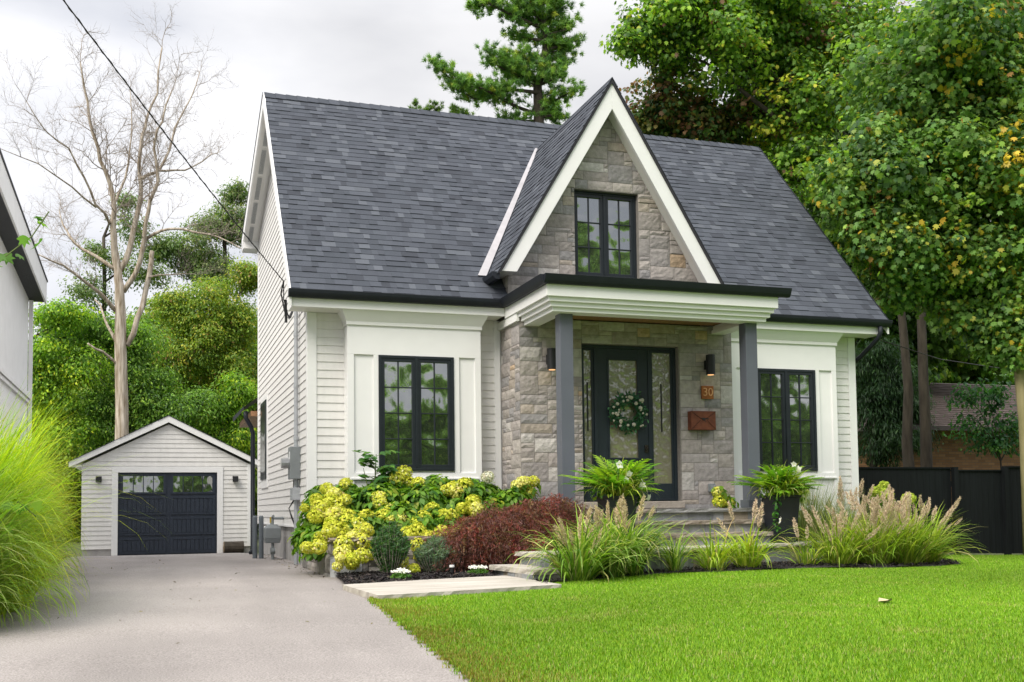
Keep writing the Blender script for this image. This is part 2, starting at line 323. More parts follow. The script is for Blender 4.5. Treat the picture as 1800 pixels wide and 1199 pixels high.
def ashlar(mb, a0, a1, z0, z1, frame, halfplanes=(), holes=(), g=.075, sizes=None, cols=STC, depth=.013):
    nx, nz = max(1, round((a1-a0)/g)), max(1, round((z1-z0)/g)); gx, gz = (a1-a0)/nx, (z1-z0)/nz
    occ = np.zeros((nx, nz), bool)
    for h in holes:
        for i in range(nx):
            for j in range(nz):
                cx, cz = a0+(i+.5)*gx, z0+(j+.5)*gz
                if h[0] < cx < h[1] and h[2] < cz < h[3]: occ[i, j] = True
    for j in range(nz):
        for i in range(nx):
            if occ[i, j]: continue
            for _ in range(12):
                hh = random.choice((1, 2, 2, 2, 3, 3, 4)); ww = random.choice((3, 4, 5, 6, 7)) if hh > 1 else random.choice((3, 4, 5, 6, 7))
                if hh >= 3 and ww < hh+1 and random.random() < .8: continue
                ww = min(ww, nx-i); hh = min(hh, nz-j)
                if not occ[i:i+ww, j:j+hh].any(): break
            else:
                ww = hh = 1
                while i+ww < nx and not occ[i+ww, j] and ww < 4: ww += 1
            occ[i:i+ww, j:j+hh] = True
            xa, xb, za, zb = a0+i*gx, a0+(i+ww)*gx, z0+j*gz, z0+(j+hh)*gz
            for h in holes:                              # trim to the true opening
                if za < h[3]-.02 and zb > h[2]+.02:
                    if xa < h[0] < xb: xb = h[0]
                    if xa < h[1] < xb: xa = h[1]
                if xa < h[1]-.02 and xb > h[0]+.02:
                    if za < h[3] < zb: za = h[3]
            p = [(xa+.004, za+.004), (xb-.004, za+.004), (xb-.004, zb-.004), (xa+.004, zb-.004)]
            full = True
            for hp in halfplanes:
                q = clip(p, hp); full = full and len(q) == 4 and all(abs(q[k][0]-p[k][0])+abs(q[k][1]-p[k][1]) < 1e-6 for k in range(4)); p = q
                if len(p) < 3: break
            if len(p) < 3: continue
            c = cols[rng.choice(len(cols), p=STW if cols is STC else None)][:3]; k = 1+random.uniform(-.13, .13); c = tuple(x*k for x in c)
            d0 = depth*random.uniform(.5, 1.3)
            if full and xb-xa > .06 and zb-za > .05:
                mx, mz = max(2, int((xb-xa)/.05)), max(2, int((zb-za)/.045)); vs = []; tilt = random.uniform(-.35, .35); tl2 = random.uniform(-.35, .35)
                for jz in range(mz+1):
                    for ix in range(mx+1):
                        fx, fz = ix/mx, jz/mz; edge = ix in (0, mx) or jz in (0, mz)
                        dd = d0*.35 if edge else d0*(1+tilt*(fx-.5)*2+tl2*(fz-.5)*2)+random.uniform(-.35, .6)*.009
                        jx = 0 if ix in (0, mx) else random.uniform(-.01, .01)
                        vs.append(frame(p[0][0]+(p[1][0]-p[0][0])*fx+jx, p[0][1]+(p[2][1]-p[0][1])*fz, dd))
                fs = [(jz*(mx+1)+ix, jz*(mx+1)+ix+1, (jz+1)*(mx+1)+ix+1, (jz+1)*(mx+1)+ix) for jz in range(mz) for ix in range(mx)]
                o = len(vs); vs += [frame(*q, -.012) for q in p]; cn = [0, mx, (mz+1)*(mx+1)-1, mz*(mx+1)]
                fs += [(o+k, o+(k+1) % 4, cn[(k+1) % 4], cn[k]) for k in range(4)]
                mb.add(vs, fs, c)
            else:
                cx = sum(q[0] for q in p)/len(p); cz = sum(q[1] for q in p)/len(p); n = len(p)
                inn = [(q[0]+(cx-q[0])*.12, q[1]+(cz-q[1])*.12) for q in p]
                vs = [frame(*q, -.012) for q in p]+[frame(*q, d0*.3) for q in p]+[frame(*q, d0) for q in inn]+[frame(cx, cz, d0*1.3)]
                fs = [(k, (k+1) % n, n+(k+1) % n, n+k) for k in range(n)]+[(n+k, n+(k+1) % n, 2*n+(k+1) % n, 2*n+k) for k in range(n)]+[(2*n+k, 2*n+(k+1) % n, 3*n) for k in range(n)]
                mb.add(vs, fs, c)
FY = lambda y: (lambda a, z, d: (a, y-d, z))          # plane facing -Y
FXL = lambda x: (lambda a, z, d: (x-d, a, z))         # plane facing -X

# ================================================================== THE HOUSE
house = thing('cottage_house', (5, 4, -.96), 'white cottage with grey stone entrance gable and steep dark shingle roof', 'house')
SL = 1.0985; RZ = lambda y: 3.22+SL*(y+.5); YR, ZR = 3.62, 3.22+SL*4.12; YB, ZB = 8.73, 6.2; RS = (ZR-ZB)/(YB-YR)
XL, XR = -.342, 10.33; W, D = 9.93, 8.277
MB().box(.02, W-.02, .03, D, -1.6, -.345).build('foundation', CONC, house)
# walls
mb = MB(); mb.box(.0, W, .004, .1, -.345, 2.96); mb.box(.004, .1, .11, D, -.345, 3.2); mb.box(W-.1, W-.004, .11, D, -.345, 3.2); mb.box(.11, W-.11, D-.1, D, -.345, 5.9)
prf = [(.12, 3.205), (.12, RZ(.12)-.27), (YR, ZR-.27), (D, ZR-RS*(D-YR)-.27), (D, 3.205)]
mb.prism(prf, 'x', .004, .09); mb.prism(prf, 'x', W-.09, W-.004)
for a, b in ((.125, .552), (2.682, 3.0), (9.33, 9.8)):
    laps(mb, -.335, 2.962, lambda z: (a, b), .127, FY(.004))
def gext(z):
    lo = .125 if z < RZ(.125)-.28 else (z+.28-3.22)/SL-.5
    zr = ZR-RS*(D-YR)-.28
    hi = D if z < zr else YR+(ZR-.28-z)/RS
    return lo, max(lo, hi)
laps(mb, -.335, ZR-.3, gext, .127, FXL(.004))
mb.build('siding_wall', SIDING, house)
mb = MB(); mb.box(-.022, .125, -.022, .0, -.34, 2.962); mb.box(-.022, .0, .001, .125, -.34, 3.4); mb.cut(); mb.box(9.8, W+.02, -.022, .0, -.34, 2.962); mb.box(W, W+.02, .001, .125, -.34, 3.4)
mb.cut(); mb.box(3.0, 3.1, -.02, .003, -.34, 2.962); mb.cut(); mb.box(-.02, .0, D-.1, D+.02, -.34, 5.9)
for i, (a, b) in enumerate(((-.022, .125), (9.8, W+.02), (3.0, 3.1))): pass
mb.build('corner_board', TRIM, house, bevel=.004)
MB().box(-.028, .001, -.015, D, -.365, -.335).build('drip_cap', TRIM, house)

# main roof
n1 = Vector((0, -SL, 1)).normalized(); v1 = Vector((0, 1, SL)).normalized(); L1 = math.hypot(YR+.5, ZR-3.22)
mb = MB(); shingles(mb, (0, -.5, 3.22), (1, 0, 0), v1, n1, lambda v: XL+.02, lambda v: XR-.02, L1)
n2 = Vector((0, RS, 1)).normalized(); v2 = Vector((0, -1, RS)).normalized(); L2 = math.hypot(YB-YR, ZR-ZB)
shingles(mb, (0, YB, ZB), (1, 0, 0), v2, n2, lambda v: XL+.02, lambda v: XR-.02, L2)
x = XL+.02                                             # ridge caps
while x < XR-.05:
    c = SHC[rng.integers(3)][:3]; x2 = min(x+.24, XR-.02)
    mb.add([(x, YR-.13, ZR-.105), (x2, YR-.13, ZR-.115), (x2, YR, ZR+.02), (x, YR, ZR+.035), (x2, YR+.15, ZR-.02), (x, YR+.15, ZR-.01)], [(0, 1, 2, 3), (3, 2, 4, 5)], c); x += .2
roof = mb.build('roof', SHINGLE, house, attr=True)
def slab(y0, z0, y1, z1, t0, t1): return [(y0, z0-t0), (y1, z1-t0), (y1, z1-t1), (y0, z0-t1)]
mb = MB()
mb.prism([(-.5, 3.215), (YR, ZR-.004), (YB, ZB-.004), (YB, ZB-.14), (YR, ZR-.16), (-.42, 3.12)], 'x', XL+.03, XR-.03)
mb.build('roof_deck', SOFFIT, house)
mb = MB()                                              # sloping rake boards, both gables
for xa, xb in ((XL-.005, XL+.03), (XR-.03, XR+.005)):
    tp_ = .004 if xa < 0 else -.05
    mb.cut(); mb.prism([(-.5, 3.218+tp_), (YR, ZR+tp_), (YR, ZR-.27), (-.5, 2.97)], 'x', xa, xb)
    mb.prism([(YR, ZR-.001+tp_), (YB, ZB-.001+tp_), (YB, ZB-.25), (YR, ZR-.27)], 'x', xa-.001, xb+.001)
mb.build('rake_board', TRIM, house)
mb = MB(); mb.prism([(-.5, 3.225), (YR, ZR+.006), (YR, ZR-.03), (-.5, 3.18)], 'x', XR+.006, XR+.016); mb.cut(); mb.prism([(YR, ZR+.03), (YB+.02, ZB+.03), (YB+.02, ZB-.02), (YR, ZR-.02)], 'x', XL-.014, XL-.006)
mb.build('drip_edge', GUTTER, house)
mb = MB(); mb.prism([(YR+.1, ZR-.24), (YB-.02, ZB-.21), (YB-.02, ZB-.235), (YR+.1, ZR-.265)], 'x', XL+.03, 0)
mb.prism([(.0, RZ(0)-.25), (YR+.1, ZR-.25), (YR+.1, ZR-.28), (.0, RZ(0)-.28)], 'x', XL+.03, 0)
mb.cut(); mb.prism([(.0, RZ(0)-.25), (YR+.1, ZR-.25), (YR+.1, ZR-.28), (.0, RZ(0)-.28)], 'x', W, XR-.03)
rs = mb.build('rake_soffit', SOFFIT, house)
mb = MB()
for k in range(5):
    ya = YR+.35+k*.92; yb = ya+.8; za, zb = ZR-RS*(ya-YR)-.266, ZR-RS*(yb-YR)-.262
    for j in range(7):
        xx = XL+.10+j*.013
        mb.add([(xx, ya, za-.004), (xx+.007, ya, za-.004), (xx+.007, yb, zb-.004), (xx, yb, zb-.004)], [(0, 1, 2, 3)])
mb.build('soffit_vent', GREY, rs)
mb = MB(); mb.box(XL, -.002, D, YB+.02, ZB-.28, ZB-.1); mb.box(XL+.03, W, D+.001, YB, ZB-.26, ZB-.2)
mb.build('eave_return', TRIM, house)
# front eave: soffit, fascia, gutter
mb = MB(); mb.box(-.295, 3.03, -.45, .0, 2.966, 3.0); mb.cut(); mb.box(6.85, 10.2, -.45, .0, 2.966, 3.0); mb.build('eave_soffit', SOFFIT, house)
mb = MB(); mb.box(-.305, 3.044, -.455, -.43, 2.962, 3.13); mb.box(-.305, -.28, -.43, .02, 2.962, 3.13); mb.prism([(-.43, 3.13), (.02, 3.13), (.02, RZ(.02)-.2), (-.43, 3.18)], 'x', -.304, -.281)
mb.cut(); mb.box(6.834, 10.208, -.455, -.43, 2.962, 3.13); mb.box(10.18, 10.208, -.43, .02, 2.962, 3.13)
mb.build('fascia', TRIM, house, bevel=.003)
GP = [(-.455, 3.20), (-.455, 3.09), (-.53, 3.09), (-.56, 3.13), (-.575, 3.16), (-.585, 3.205), (-.575, 3.21)]
mb = MB(); mb.prism(GP, 'x', -.36, 3.03); mb.cut(); mb.prism(GP, 'x', 6.9, 10.36)
gut = mb.build('gutter', GUTTER, house, bevel=.003)
MB().tube([(10.13, -.52, 3.09), (10.13, -.52, 2.98), (10.12, -.46, 2.88), (10.03, -.1, 2.62), (10.0, .14, 2.5), (9.995, .2, 2.38), (9.995, .2, -.8), (9.99, .1, -.9)], .042, 8).build('downspout', GUTTER, house, smooth=True)
# rear lean-to eave seen past the side wall
mb = MB(); mb.add([(-.30, D+.1, 2.30), (-.30, D+3.6, 2.36), (.7, D+3.6, 3.05), (.7, D+.1, 3.05)], [(0, 1, 2, 3)]); mb.add([(-.32, D+.1, 2.22), (-.32, D+3.6, 2.22), (-.32, D+3.6, 2.36), (-.32, D+.1, 2.30)], [(0, 1, 2, 3)])
rp = mb.build('rear_porch_eave', GUTTER, house)
MB().box(-.16, .4, D+.12, D+3.5, 2.08, 2.2).build('beam', WOODC, rp)
MB().tube([(-.26, D+.25, 2.2), (-.26, D+.25, 2.05), (-.14, D+.3, 1.85), (-.1, D+.3, 1.7), (-.1, D+.3, -.95), (-.16, D+.1, -1.02)], .05, 8).build('downspout', GUTTER, house, smooth=True)

# window builder
def window(x0, x1, z0, z1, y, rows, cols=2, depth=.07, parent=house):
    mb = MB(); f = .045
    mb.box(x0, x1, y, y+depth, z1-f, z1); mb.box(x0, x1, y, y+depth, z0, z0+f); mb.box(x0, x0+f, y, y+depth, z0+f, z1-f); mb.box(x1-f, x1, y, y+depth, z0+f, z1-f)
    xm = (x0+x1)/2; mb.box(xm-.022, xm+.022, y-.003, y+depth, z0+f, z1-f)
    fr = mb.build('window', FRAME, parent, bevel=.004)
    for a, b in ((x0+f, xm-.022), (xm+.022, x1-f)):
        mb = MB(); s = .05; ya, yb = y+.012, y+.055; c, d = z0+f, z1-f
        mb.box(a, b, ya, yb, d-s, d); mb.box(a, b, ya, yb, c, c+s); mb.box(a, a+s, ya, yb, c+s, d-s); mb.box(b-s, b, ya, yb, c+s, d-s)
        for k in range(1, cols):
            xx = a+s+(b-a-2*s)*k/cols; mb.box(xx-.009, xx+.009, ya+.012, yb-.003, c+s, d-s)
        for k in range(1, rows):
            zz = c+s+(d-c-2*s)*k/rows; mb.box(a+s, b-s, ya+.0135, yb-.004, zz-.009, zz+.009)
        mb.build('sash', FRAME, fr, bevel=.003)
        MB().box(a+s-.01, b-s+.01, y+.045, y+.052, c+s-.01, d-s+.01).build('pane', GLASS, fr)
    return fr
# window bays
for bx0, bx1 in ((.552, 2.682), (7.2, 9.33)):
    o = bx0-.552
    mb = MB(); mb.box(bx0, bx1, -.272, .003, -.36, 2.745)
    P = lambda a, b, c, d, t=0: mb.box(a+o, b+o, -.3-t, -.271, c, d)
    P(.552, 2.682, 2.295, 2.745); P(.552, .654, -.35, 2.295); P(2.585, 2.682, -.35, 2.295); P(.955, 1.033, .47, 2.295); P(2.235, 2.325, .47, 2.295)
    P(.654, 2.585, .395, .47); P(.654, .955, .47, .475); P(.60, 2.63, .37, .395, .022); P(.654, 2.585, -.35, -.25)
    mb.frust((bx0-.018, bx1+.018, -.325, .003), 2.745, (bx0-.018, bx1+.018, -.33, .003), 2.80)
    mb.frust((bx0-.018, bx1+.018, -.33, .003), 2.80, (bx0-.10, bx1+.10, -.43, .003), 2.966)
    by = mb.build('window_bay', TRIM, house, bevel=.004)
    window(1.033+o, 2.235+o, .504, 2.295, -.318, 4)
# side window on the driveway wall
mb = MB(); mb.box(-.03, .0, 6.02, 7.42, .40, 2.36); sw = mb.build('window_casing', TRIM, house, bevel=.004)
mb = MB(); mb.box(-.05, -.028, 6.15, 7.29, .585, 2.24); wf = mb.build('window', FRAME, house); MB().box(-.056, -.045, 6.24, 7.2, .67, 2.16).build('pane', GLASS, wf)
MB().box(-.056, -.04, .14, .40, 3.02, 3.5).build('window', FRAME, house)

# stone entrance block
YS = -.945; SX0, SX1 = 3.115, 6.835; DX0, DX1 = 4.149, 5.85
mb = MB(); mb.box(SX0, DX0, YS, -.02, -.36, 2.86); mb.box(DX1, SX1, YS, -.02, -.36, 2.86); mb.box(DX0, DX1, YS, -.02, 2.5, 2.86); mb.box(DX0, DX1, YS+.2, -.02, -.36, 2.5)
UX0, UX1, UZ0, UZ1 = 4.285, 5.437, 3.70, 5.15; YU = -.405
gp = [(3.115, 2.87), (6.605, 2.87), (6.605, 3.95), (4.86, 6.62), (3.115, 3.95)]
for hps in (((1, 0, UX0),), ((-1, 0, -UX1),), ((-1, 0, -UX0), (1, 0, UX1), (0, -1, -UZ1)), ((-1, 0, -UX0), (1, 0, UX1), (0, 1, UZ0))):
    p = gp
    for h in hps: p = clip(p, h)
    mb.prism(p, 'y', YU, .2)
mb.box(UX0, UX1, YU+.16, .2, UZ0, UZ1)
body = mb.build('stone_backing', MORTAR, house)
mb = MB()
ashlar(mb, SX0, SX1, -.36, 2.86, FY(YS), holes=((DX0, DX1, -1, 2.5),))
ashlar(mb, YS, -.02, -.36, 2.83, FXL(SX0))
e = 1.53; kx = 4.86
mb.cut(); ashlar(mb, 3.115, 6.605, 3.19, 6.6, FY(YU), halfplanes=((e, 1, 6.62+e*kx), (-e, 1, 6.62-e*kx)), holes=((UX0, UX1, UZ0-1, UZ1),))
ashlar(mb, YU, .2, 3.15, 3.95, FXL(SX0))
mb.build('stone_facade', STONE, house, attr=True)
MB().box(4.96-.82, 5.88, -1.03, -.9, -.125, -.008, (.33, .29, .25)).build('stone_sill', STONE, house, attr=True, bevel=.012)
window(UX0, UX1, UZ0, UZ1, YU+.085, 3)
# front door with sidelights
YD = YS+.1
mb = MB(); mb.box(DX0, DX1, YD, YD+.09, 2.45, 2.5); mb.box(DX0, DX0+.05, YD, YD+.09, 0, 2.45); mb.box(DX1-.05, DX1, YD, YD+.09, 0, 2.45); mb.box(4.40, 4.455, YD-.004, YD+.09, .0, 2.45); mb.box(5.345, 5.40, YD-.004, YD+.09, .0, 2.45); mb.box(DX0+.05, DX1-.05, YD+.001, YD+.09, 0, .03)
df = mb.build('door_frame', DOORM, house, bevel=.004)
for a, b in ((DX0+.05, 4.40), (5.40, DX1-.05)):
    mb = MB(); mb.box(a, a+.035, YD+.02, YD+.07, .03, 2.45); mb.box(b-.035, b, YD+.02, YD+.07, .03, 2.45); mb.box(a+.035, b-.035, YD+.02, YD+.07, .03, .28); mb.box(a+.035, b-.035, YD+.02, YD+.07, 2.41, 2.45)
    s = mb.build('sidelight', DOORM, df, bevel=.003); MB().box(a+.03, b-.03, YD+.05, YD+.056, .27, 2.42).build('pane', GLASS2, df)
    MB().box((a+b)/2-.012, (a+b)/2+.012, YD+.043, YD+.049, 1.12, 1.90).build('pull_strip', BLACK, df)
mb = MB(); a, b = 4.455, 5.345
mb.box(a, 4.649, YD+.01, YD+.065, .03, 2.45); mb.box(5.165, b, YD+.01, YD+.065, .03, 2.45); mb.box(4.649, 5.165, YD+.01, YD+.065, 2.28, 2.45); mb.box(4.649, 5.165, YD+.01, YD+.065, .03, .68)
mb.box(4.69, 5.12, YD-.004, YD+.011, .14, .56); mb.box(4.74, 5.07, YD-.012, YD-.003, .19, .51)
for bx in ((4.63, 5.185, 2.265, 2.295), (4.63, 5.185, .665, .695), (4.63, 4.66, .695, 2.265), (5.155, 5.185, .695, 2.265)): mb.box(bx[0], bx[1], YD-.003, YD+.02, bx[2], bx[3])
dr = mb.build('front_door', DOORM, house, bevel=.004)
MB().box(4.64, 5.17, YD+.035, YD+.042, .67, 2.29).build('door_pane', GLASS2, dr)
mb = MB(); mb.box(5.265, 5.325, YD-.012, YD+.012, .78, .9); mb.tube([(5.295, YD-.03, .84), (5.295, YD, .84)], .025, 10); mb.box(5.265, 5.325, YD-.012, YD+.012, .42, .68); mb.tube([(5.295, YD-.01, .64), (5.295, YD-.07, .62), (5.295, YD-.07, .50), (5.295, YD-.01, .46)], .012, 8)
mb.build('door_handle', mat('oil rubbed bronze', (.06, .05, .045), .25, .2, 20, metal=.7), dr, smooth=False)

# gable over the entrance
KX, KZ, KE = 4.865, 6.918, 3.635; s = 1.66; hw = (KZ-KE)/s
YG = -.67
outer = [(KX-hw, KE), (KX, KZ), (KX+hw, KE)]; ih = .285; inner = [(KX+hw-ih, KE), (KX, KE+s*(hw-ih)), (KX-hw+ih, KE)]
mb = MB(); mb.prism(outer[:2]+[inner[1], inner[2]], 'y', YG-.03, YG+.03); mb.prism([outer[1], outer[2], inner[0], inner[1]], 'y', YG-.03, YG+.03)
gb = mb.build('gable_fascia', TRIM, house, bevel=.004)
i2 = [(KX+hw-ih+.02, KE+.03), (KX, KE+s*(hw-ih)+.05), (KX-hw+ih-.02, KE+.03)]; o2 = [(KX-hw+.03, KE+.025), (KX, KZ-.05), (KX+hw-.03, KE+.025)]
mb = MB(); mb.prism([o2[0], o2[1], i2[1], i2[2]], 'y', YG+.031, .3); mb.cut(); mb.prism([o2[1], o2[2], i2[0], i2[1]], 'y', YG+.031, .3)
mb.cut(); mb.prism([(KX-hw+.03, KE+.005), (KX-hw+ih, KE+.005), (KX-hw+ih, KE+.03), (KX-hw+.03, KE+.03)], 'y', YG+.031, .4); mb.cut(); mb.prism([(KX+hw-ih, KE+.005), (KX+hw-.03, KE+.005), (KX+hw-.03, KE+.03), (KX+hw-ih, KE+.03)], 'y', YG+.031, .4)
mb.build('gable_soffit', SOFFIT, house)
mb = MB(); Ls = math.hypot(hw+.05, (hw+.05)*s)
zv = lambda v: KE-.05*s+.03+v*s/math.hypot(1, s)
yv = lambda v: (zv(v)-3.22)/SL-.5+.12
for sg in (-1, 1):
    P0 = Vector((KX+sg*(hw+.05), 0, KE-.05*s+.03)); Vd = Vector((-sg, 0, s)).normalized(); Nn = Vector((sg*s, 0, 1)).normalized()
    shingles(mb, P0, (0, 1, 0), Vd, Nn, lambda v: YG-.055, yv, Ls, .14)
mb.prism([(KX-hw-.045, KE-.075+.02), (KX, KZ+.02), (KX, KZ-.05), (KX-hw+.02, KE-.02)], 'y', YG-.05, 3.2, (.03, .03, .035))
mb.prism([(KX+hw+.045, KE-.075+.02), (KX, KZ+.02), (KX, KZ-.05), (KX+hw-.02, KE-.02)], 'y', YG-.05, 3.2, (.03, .03, .035))
y = YG-.055
while y < 2.95:
    c = SHC[rng.integers(3)][:3]; mb.add([(KX-.1, y, KZ-.1), (KX-.1, y+.26, KZ-.11), (KX, y+.26, KZ+.045), (KX, y, KZ+.055), (KX+.1, y+.26, KZ-.11), (KX+.1, y, KZ-.1)], [(0, 1, 2, 3), (3, 2, 4, 5)], c); y += .2
mb.build('gable_roof', SHINGLE, house, attr=True)
mb = MB()
for sg in (-1, 1):
    mb.cut(); xa, za = KX+sg*(hw+.02), KE+.02; ya = (za-3.22)/SL-.5; zb = KZ+.02; yb = (zb-3.22)/SL-.5; u = Vector((-sg, 0, 0)); A = Vector((xa, ya, za)); B = Vector((KX, yb, zb)); off = n1*.03
    mb.add([A+off-u*.02, B+off, B+off-u*.06, A+off-u*.165], [(0, 1, 2, 3)]); mb.add([A+off-u*.165, B+off-u*.06, B-u*.06, A-u*.165], [(0, 1, 2, 3)])
mb.build('valley_flashing', mat('pale metal flashing', (.40, .385, .40), .5, .12, 5), house)
GPx = lambda sg, x: [(x, 3.62), (x, 3.50), (x+sg*.07, 3.50), (x+sg*.115, 3.55), (x+sg*.125, 3.62)]
mb = MB(); mb.prism(GPx(-1, KX-hw), 'y', YG-.035, .1); mb.cut(); mb.prism(GPx(1, KX+hw), 'y', YG-.035, .1); mb.build('gable_gutter', GUTTER, house, bevel=.003)

# porch roof: stepped white cornice, black gutter, wood ceiling
PX0, PX1, PY = 3.044, 6.834, -2.374
mb = MB()
for o, za, zb, yb in ((0, 2.925, 3.10, -.44), (.045, 2.858, 2.925, YS-.03), (.09, 2.792, 2.858, YS-.03), (.135, 2.729, 2.792, YS-.03)):
    a, b, c = PX0+o, PX1-o, PY+o; t = .30-o*.4
    mb.box(a, b, c, c+t, za, zb); mb.box(a, a+t, c+t, yb, za, zb); mb.box(b-t, b, c+t, yb, za, zb)
mb.box(3.06, 3.11, YS-.025, -.02, 2.80, 2.925)
co = mb.build('porch_cornice', TRIM, house, bevel=.004)
MB().box(PX0+.2, PX1-.2, PY+.2, YS, 2.875, 2.9).build('porch_ceiling', WOODC, house)
MB().box(PX0-.03, PX1+.06, PY-.03, -.3, 3.101, 3.17).add([(PX0+.2, PY+.25, 3.235), (PX1+.02, PY+.05, 3.235), (PX1+.02, -.35, 3.26), (PX0+.2, -.35, 3.26), (PX0-.02, PY-.02, 3.17), (PX1+.05, PY-.02, 3.17), (PX1+.05, -.31, 3.17), (PX0-.02, -.31, 3.17)], [(0, 1, 2, 3), (4, 5, 1, 0), (5, 6, 2, 1), (7, 4, 0, 3)]).build('porch_roof', GUTTER, house)
G2 = [(0, .13), (0, 0), (.055, 0), (.085, .04), (.10, .075), (.12, .13)]
mb = MB(); mb.prism([(PY-.002-a, 3.09+b) for a, b in G2], 'x', PX0-.06, 7.01)
mb.prism([(PX0-.002-a, 3.085+b) for a, b in G2], 'y', PY-.06, -.57)
mb.build('porch_gutter', GUTTER, house, bevel=.003)
for x0 in (3.345, 6.415):
    c = MB().box(x0, x0+.2, -2.1, -1.9, -.12, 2.735).build('column', COLUMN, house, bevel=.005)
    MB().box(x0-.03, x0+.23, -2.13, -1.87, -.128, -.005).build('column_base', COLUMN, c, bevel=.005)
# white vent pipe low on the side wall
MB().tube([(.0, 4.6, -.42), (-.12, 4.6, -.42), (-.12, 5.4, -.42), (-.12, 5.45, -.5)], .04, 10).build('vent_pipe', TRIM, house, smooth=True)
# ------------------------------------------------------------------ ground sheets
def sheet(name, poly, m, dz, step=1.0, parent=None):
    bm = bmesh.new(); bm.faces.new([bm.verts.new((x, y, 0)) for x, y in poly])
    xs = [p[0] for p in poly]; ys = [p[1] for p in poly]
    for ax, lo, hi, brk in ((0, min(xs), max(xs), (6, 22)), (1, min(ys), max(ys), (-3, 5, 16))):
        cuts = [b for b in brk if lo < b < hi]+([lo+(hi-lo)*k/int((hi-lo)/step) for k in range(1, int((hi-lo)/step))] if step else [])
        for c in cuts:
            co = [0, 0, 0]; co[ax] = c; nn = [0, 0, 0]; nn[ax] = 1
            bmesh.ops.bisect_plane(bm, geom=bm.verts[:]+bm.edges[:]+bm.faces[:], plane_co=co, plane_no=nn)
    for v in bm.verts: v.co.z = G(v.co.x, v.co.y)+(dz(v.co.x, v.co.y) if callable(dz) else dz)
    me = bpy.data.meshes.new(name); bm.to_mesh(me); bm.free()
    for p in me.polygons:
        pass
    return link(name, me, m, parent)
SOIL = mat('bare ground', (.07, .085, .03), .95, .3, 1.2)
tag(sheet('ground', [(-150, -120), (170, -120), (170, 260), (-150, 260)], SOIL, -.03, 0), kind='structure')
ASPH = mat('pale worn asphalt', (.305, .28, .265), .9, .14, .5, .5, 260)
t = ASPH.node_tree; b = t.nodes['Principled BSDF']; src = b.inputs['Base Color'].links[0].from_socket
vo = t.nodes.new('ShaderNodeTexNoise'); vo.inputs['Scale'].default_value = 85; vo.inputs['Detail'].default_value = 4; vo.inputs['Roughness'].default_value = .75
r = t.nodes.new('ShaderNodeValToRGB'); r.color_ramp.elements[0].position = .36; r.color_ramp.elements[1].position = .62
r.color_ramp.elements[0].color = (.60, .59, .585, 1); r.color_ramp.elements[1].color = (1.3, 1.29, 1.28, 1)
mm = t.nodes.new('ShaderNodeMix'); mm.data_type = 'RGBA'; mm.blend_type = 'MULTIPLY'; mm.inputs[0].default_value = 1
tcn = [n for n in t.nodes if n.type == 'TEX_COORD'][0]
t.links.new(tcn.outputs['Object'], vo.inputs['Vector']); t.links.new(vo.outputs[0], r.inputs[0]); t.links.new(src, mm.inputs[6]); t.links.new(r.outputs[0], mm.inputs[7]); st2 = t.nodes.new('ShaderNodeMapping'); st2.inputs['Scale'].default_value = (1.1, .16, 1); t.links.new(tcn.outputs['Object'], st2.inputs[0])
sn = t.nodes.new('ShaderNodeTexNoise'); sn.inputs['Scale'].default_value = 1.3; sn.inputs['Detail'].default_value = 5; t.links.new(st2.outputs[0], sn.inputs['Vector'])
sr = t.nodes.new('ShaderNodeMapRange'); sr.inputs['From Min'].default_value = .3; sr.inputs['From Max'].default_value = .7; sr.inputs['To Min'].default_value = .84; sr.inputs['To Max'].default_value = 1.1; t.links.new(sn.outputs[0], sr.inputs[0])
sv = t.nodes.new('ShaderNodeVectorMath'); sv.operation = 'SCALE'; t.links.new(mm.outputs[2], sv.inputs[0]); t.links.new(sr.outputs[0], sv.inputs['Scale']); t.links.new(sv.outputs[0], b.inputs['Base Color'])   # worn wheel tracks
LAWN_EDGE = [(-.17, -6.0), (-.27, -7.45), (-.42, -9.13), (-.52, -10.22), (-.57, -10.98), (-.64, -11.71), (-.8, -13), (-1.1, -15), (-1.6, -18)]
tag(sheet('driveway', [(.3, -4.7), (.05, -2.6), (.05, 14.6), (-4.3, 14.6), (-4.1, 9), (-3.85, 4), (-3.72, -2), (-3.72, -6), (-3.75, -9), (-3.9, -13), (-4.3, -18)]+[(x+.02, y) for x, y in LAWN_EDGE[::-1]], ASPH, 0, 1.0), kind='structure')
BED_EDGE = [(1.75, -5.75), (1.95, -5.12), (2.75, -4.80), (3.75, -4.32), (4.55, -4.27), (5.9, -4.15), (7.3, -4.12), (8.5, -3.8), (9.3, -3.3), (9.9, -2.4)]
TURF = mat('lawn soil and thatch', (.085, .19, .010), .9, .2, 3, .6, 90, col2=(.125, .25, .014))
lawn_poly = [(-.17, -6.0)]+BED_EDGE+[(10.3, -1.5), (10.3, .5), (30, 1.2), (30, -22), (-2.0, -22)]+LAWN_EDGE[::-1][:-1]
tag(sheet('lawn', lawn_poly, TURF, .006, 1.2), kind='structure')
MULCH = mat('dark mulch', (.016, .014, .014), .95, .4, 30, 1, 60, col2=(.04, .034, .032))
mound = lambda x, y: .035+.012*math.sin(x*5+y*3)
bedA = [(-.02, -2.7), (-.2, -4.6), (1.7, -4.0), (2.1, -3.3), (3.2, -3.2), (3.2, -1.0), (.1, -1.0)]
bedB = BED_EDGE+[(10.3, -1.5), (10.3, .2), (7.0, .2), (6.8, -2.2), (5.6, -3.0), (3.6, -3.7), (2.3, -4.2), (1.9, -4.75)]
def msheet(name, poly, kind=None):
    bm = sheet(name, poly, MULCH, mound, .3); tag(bm, kind='structure'); return bm
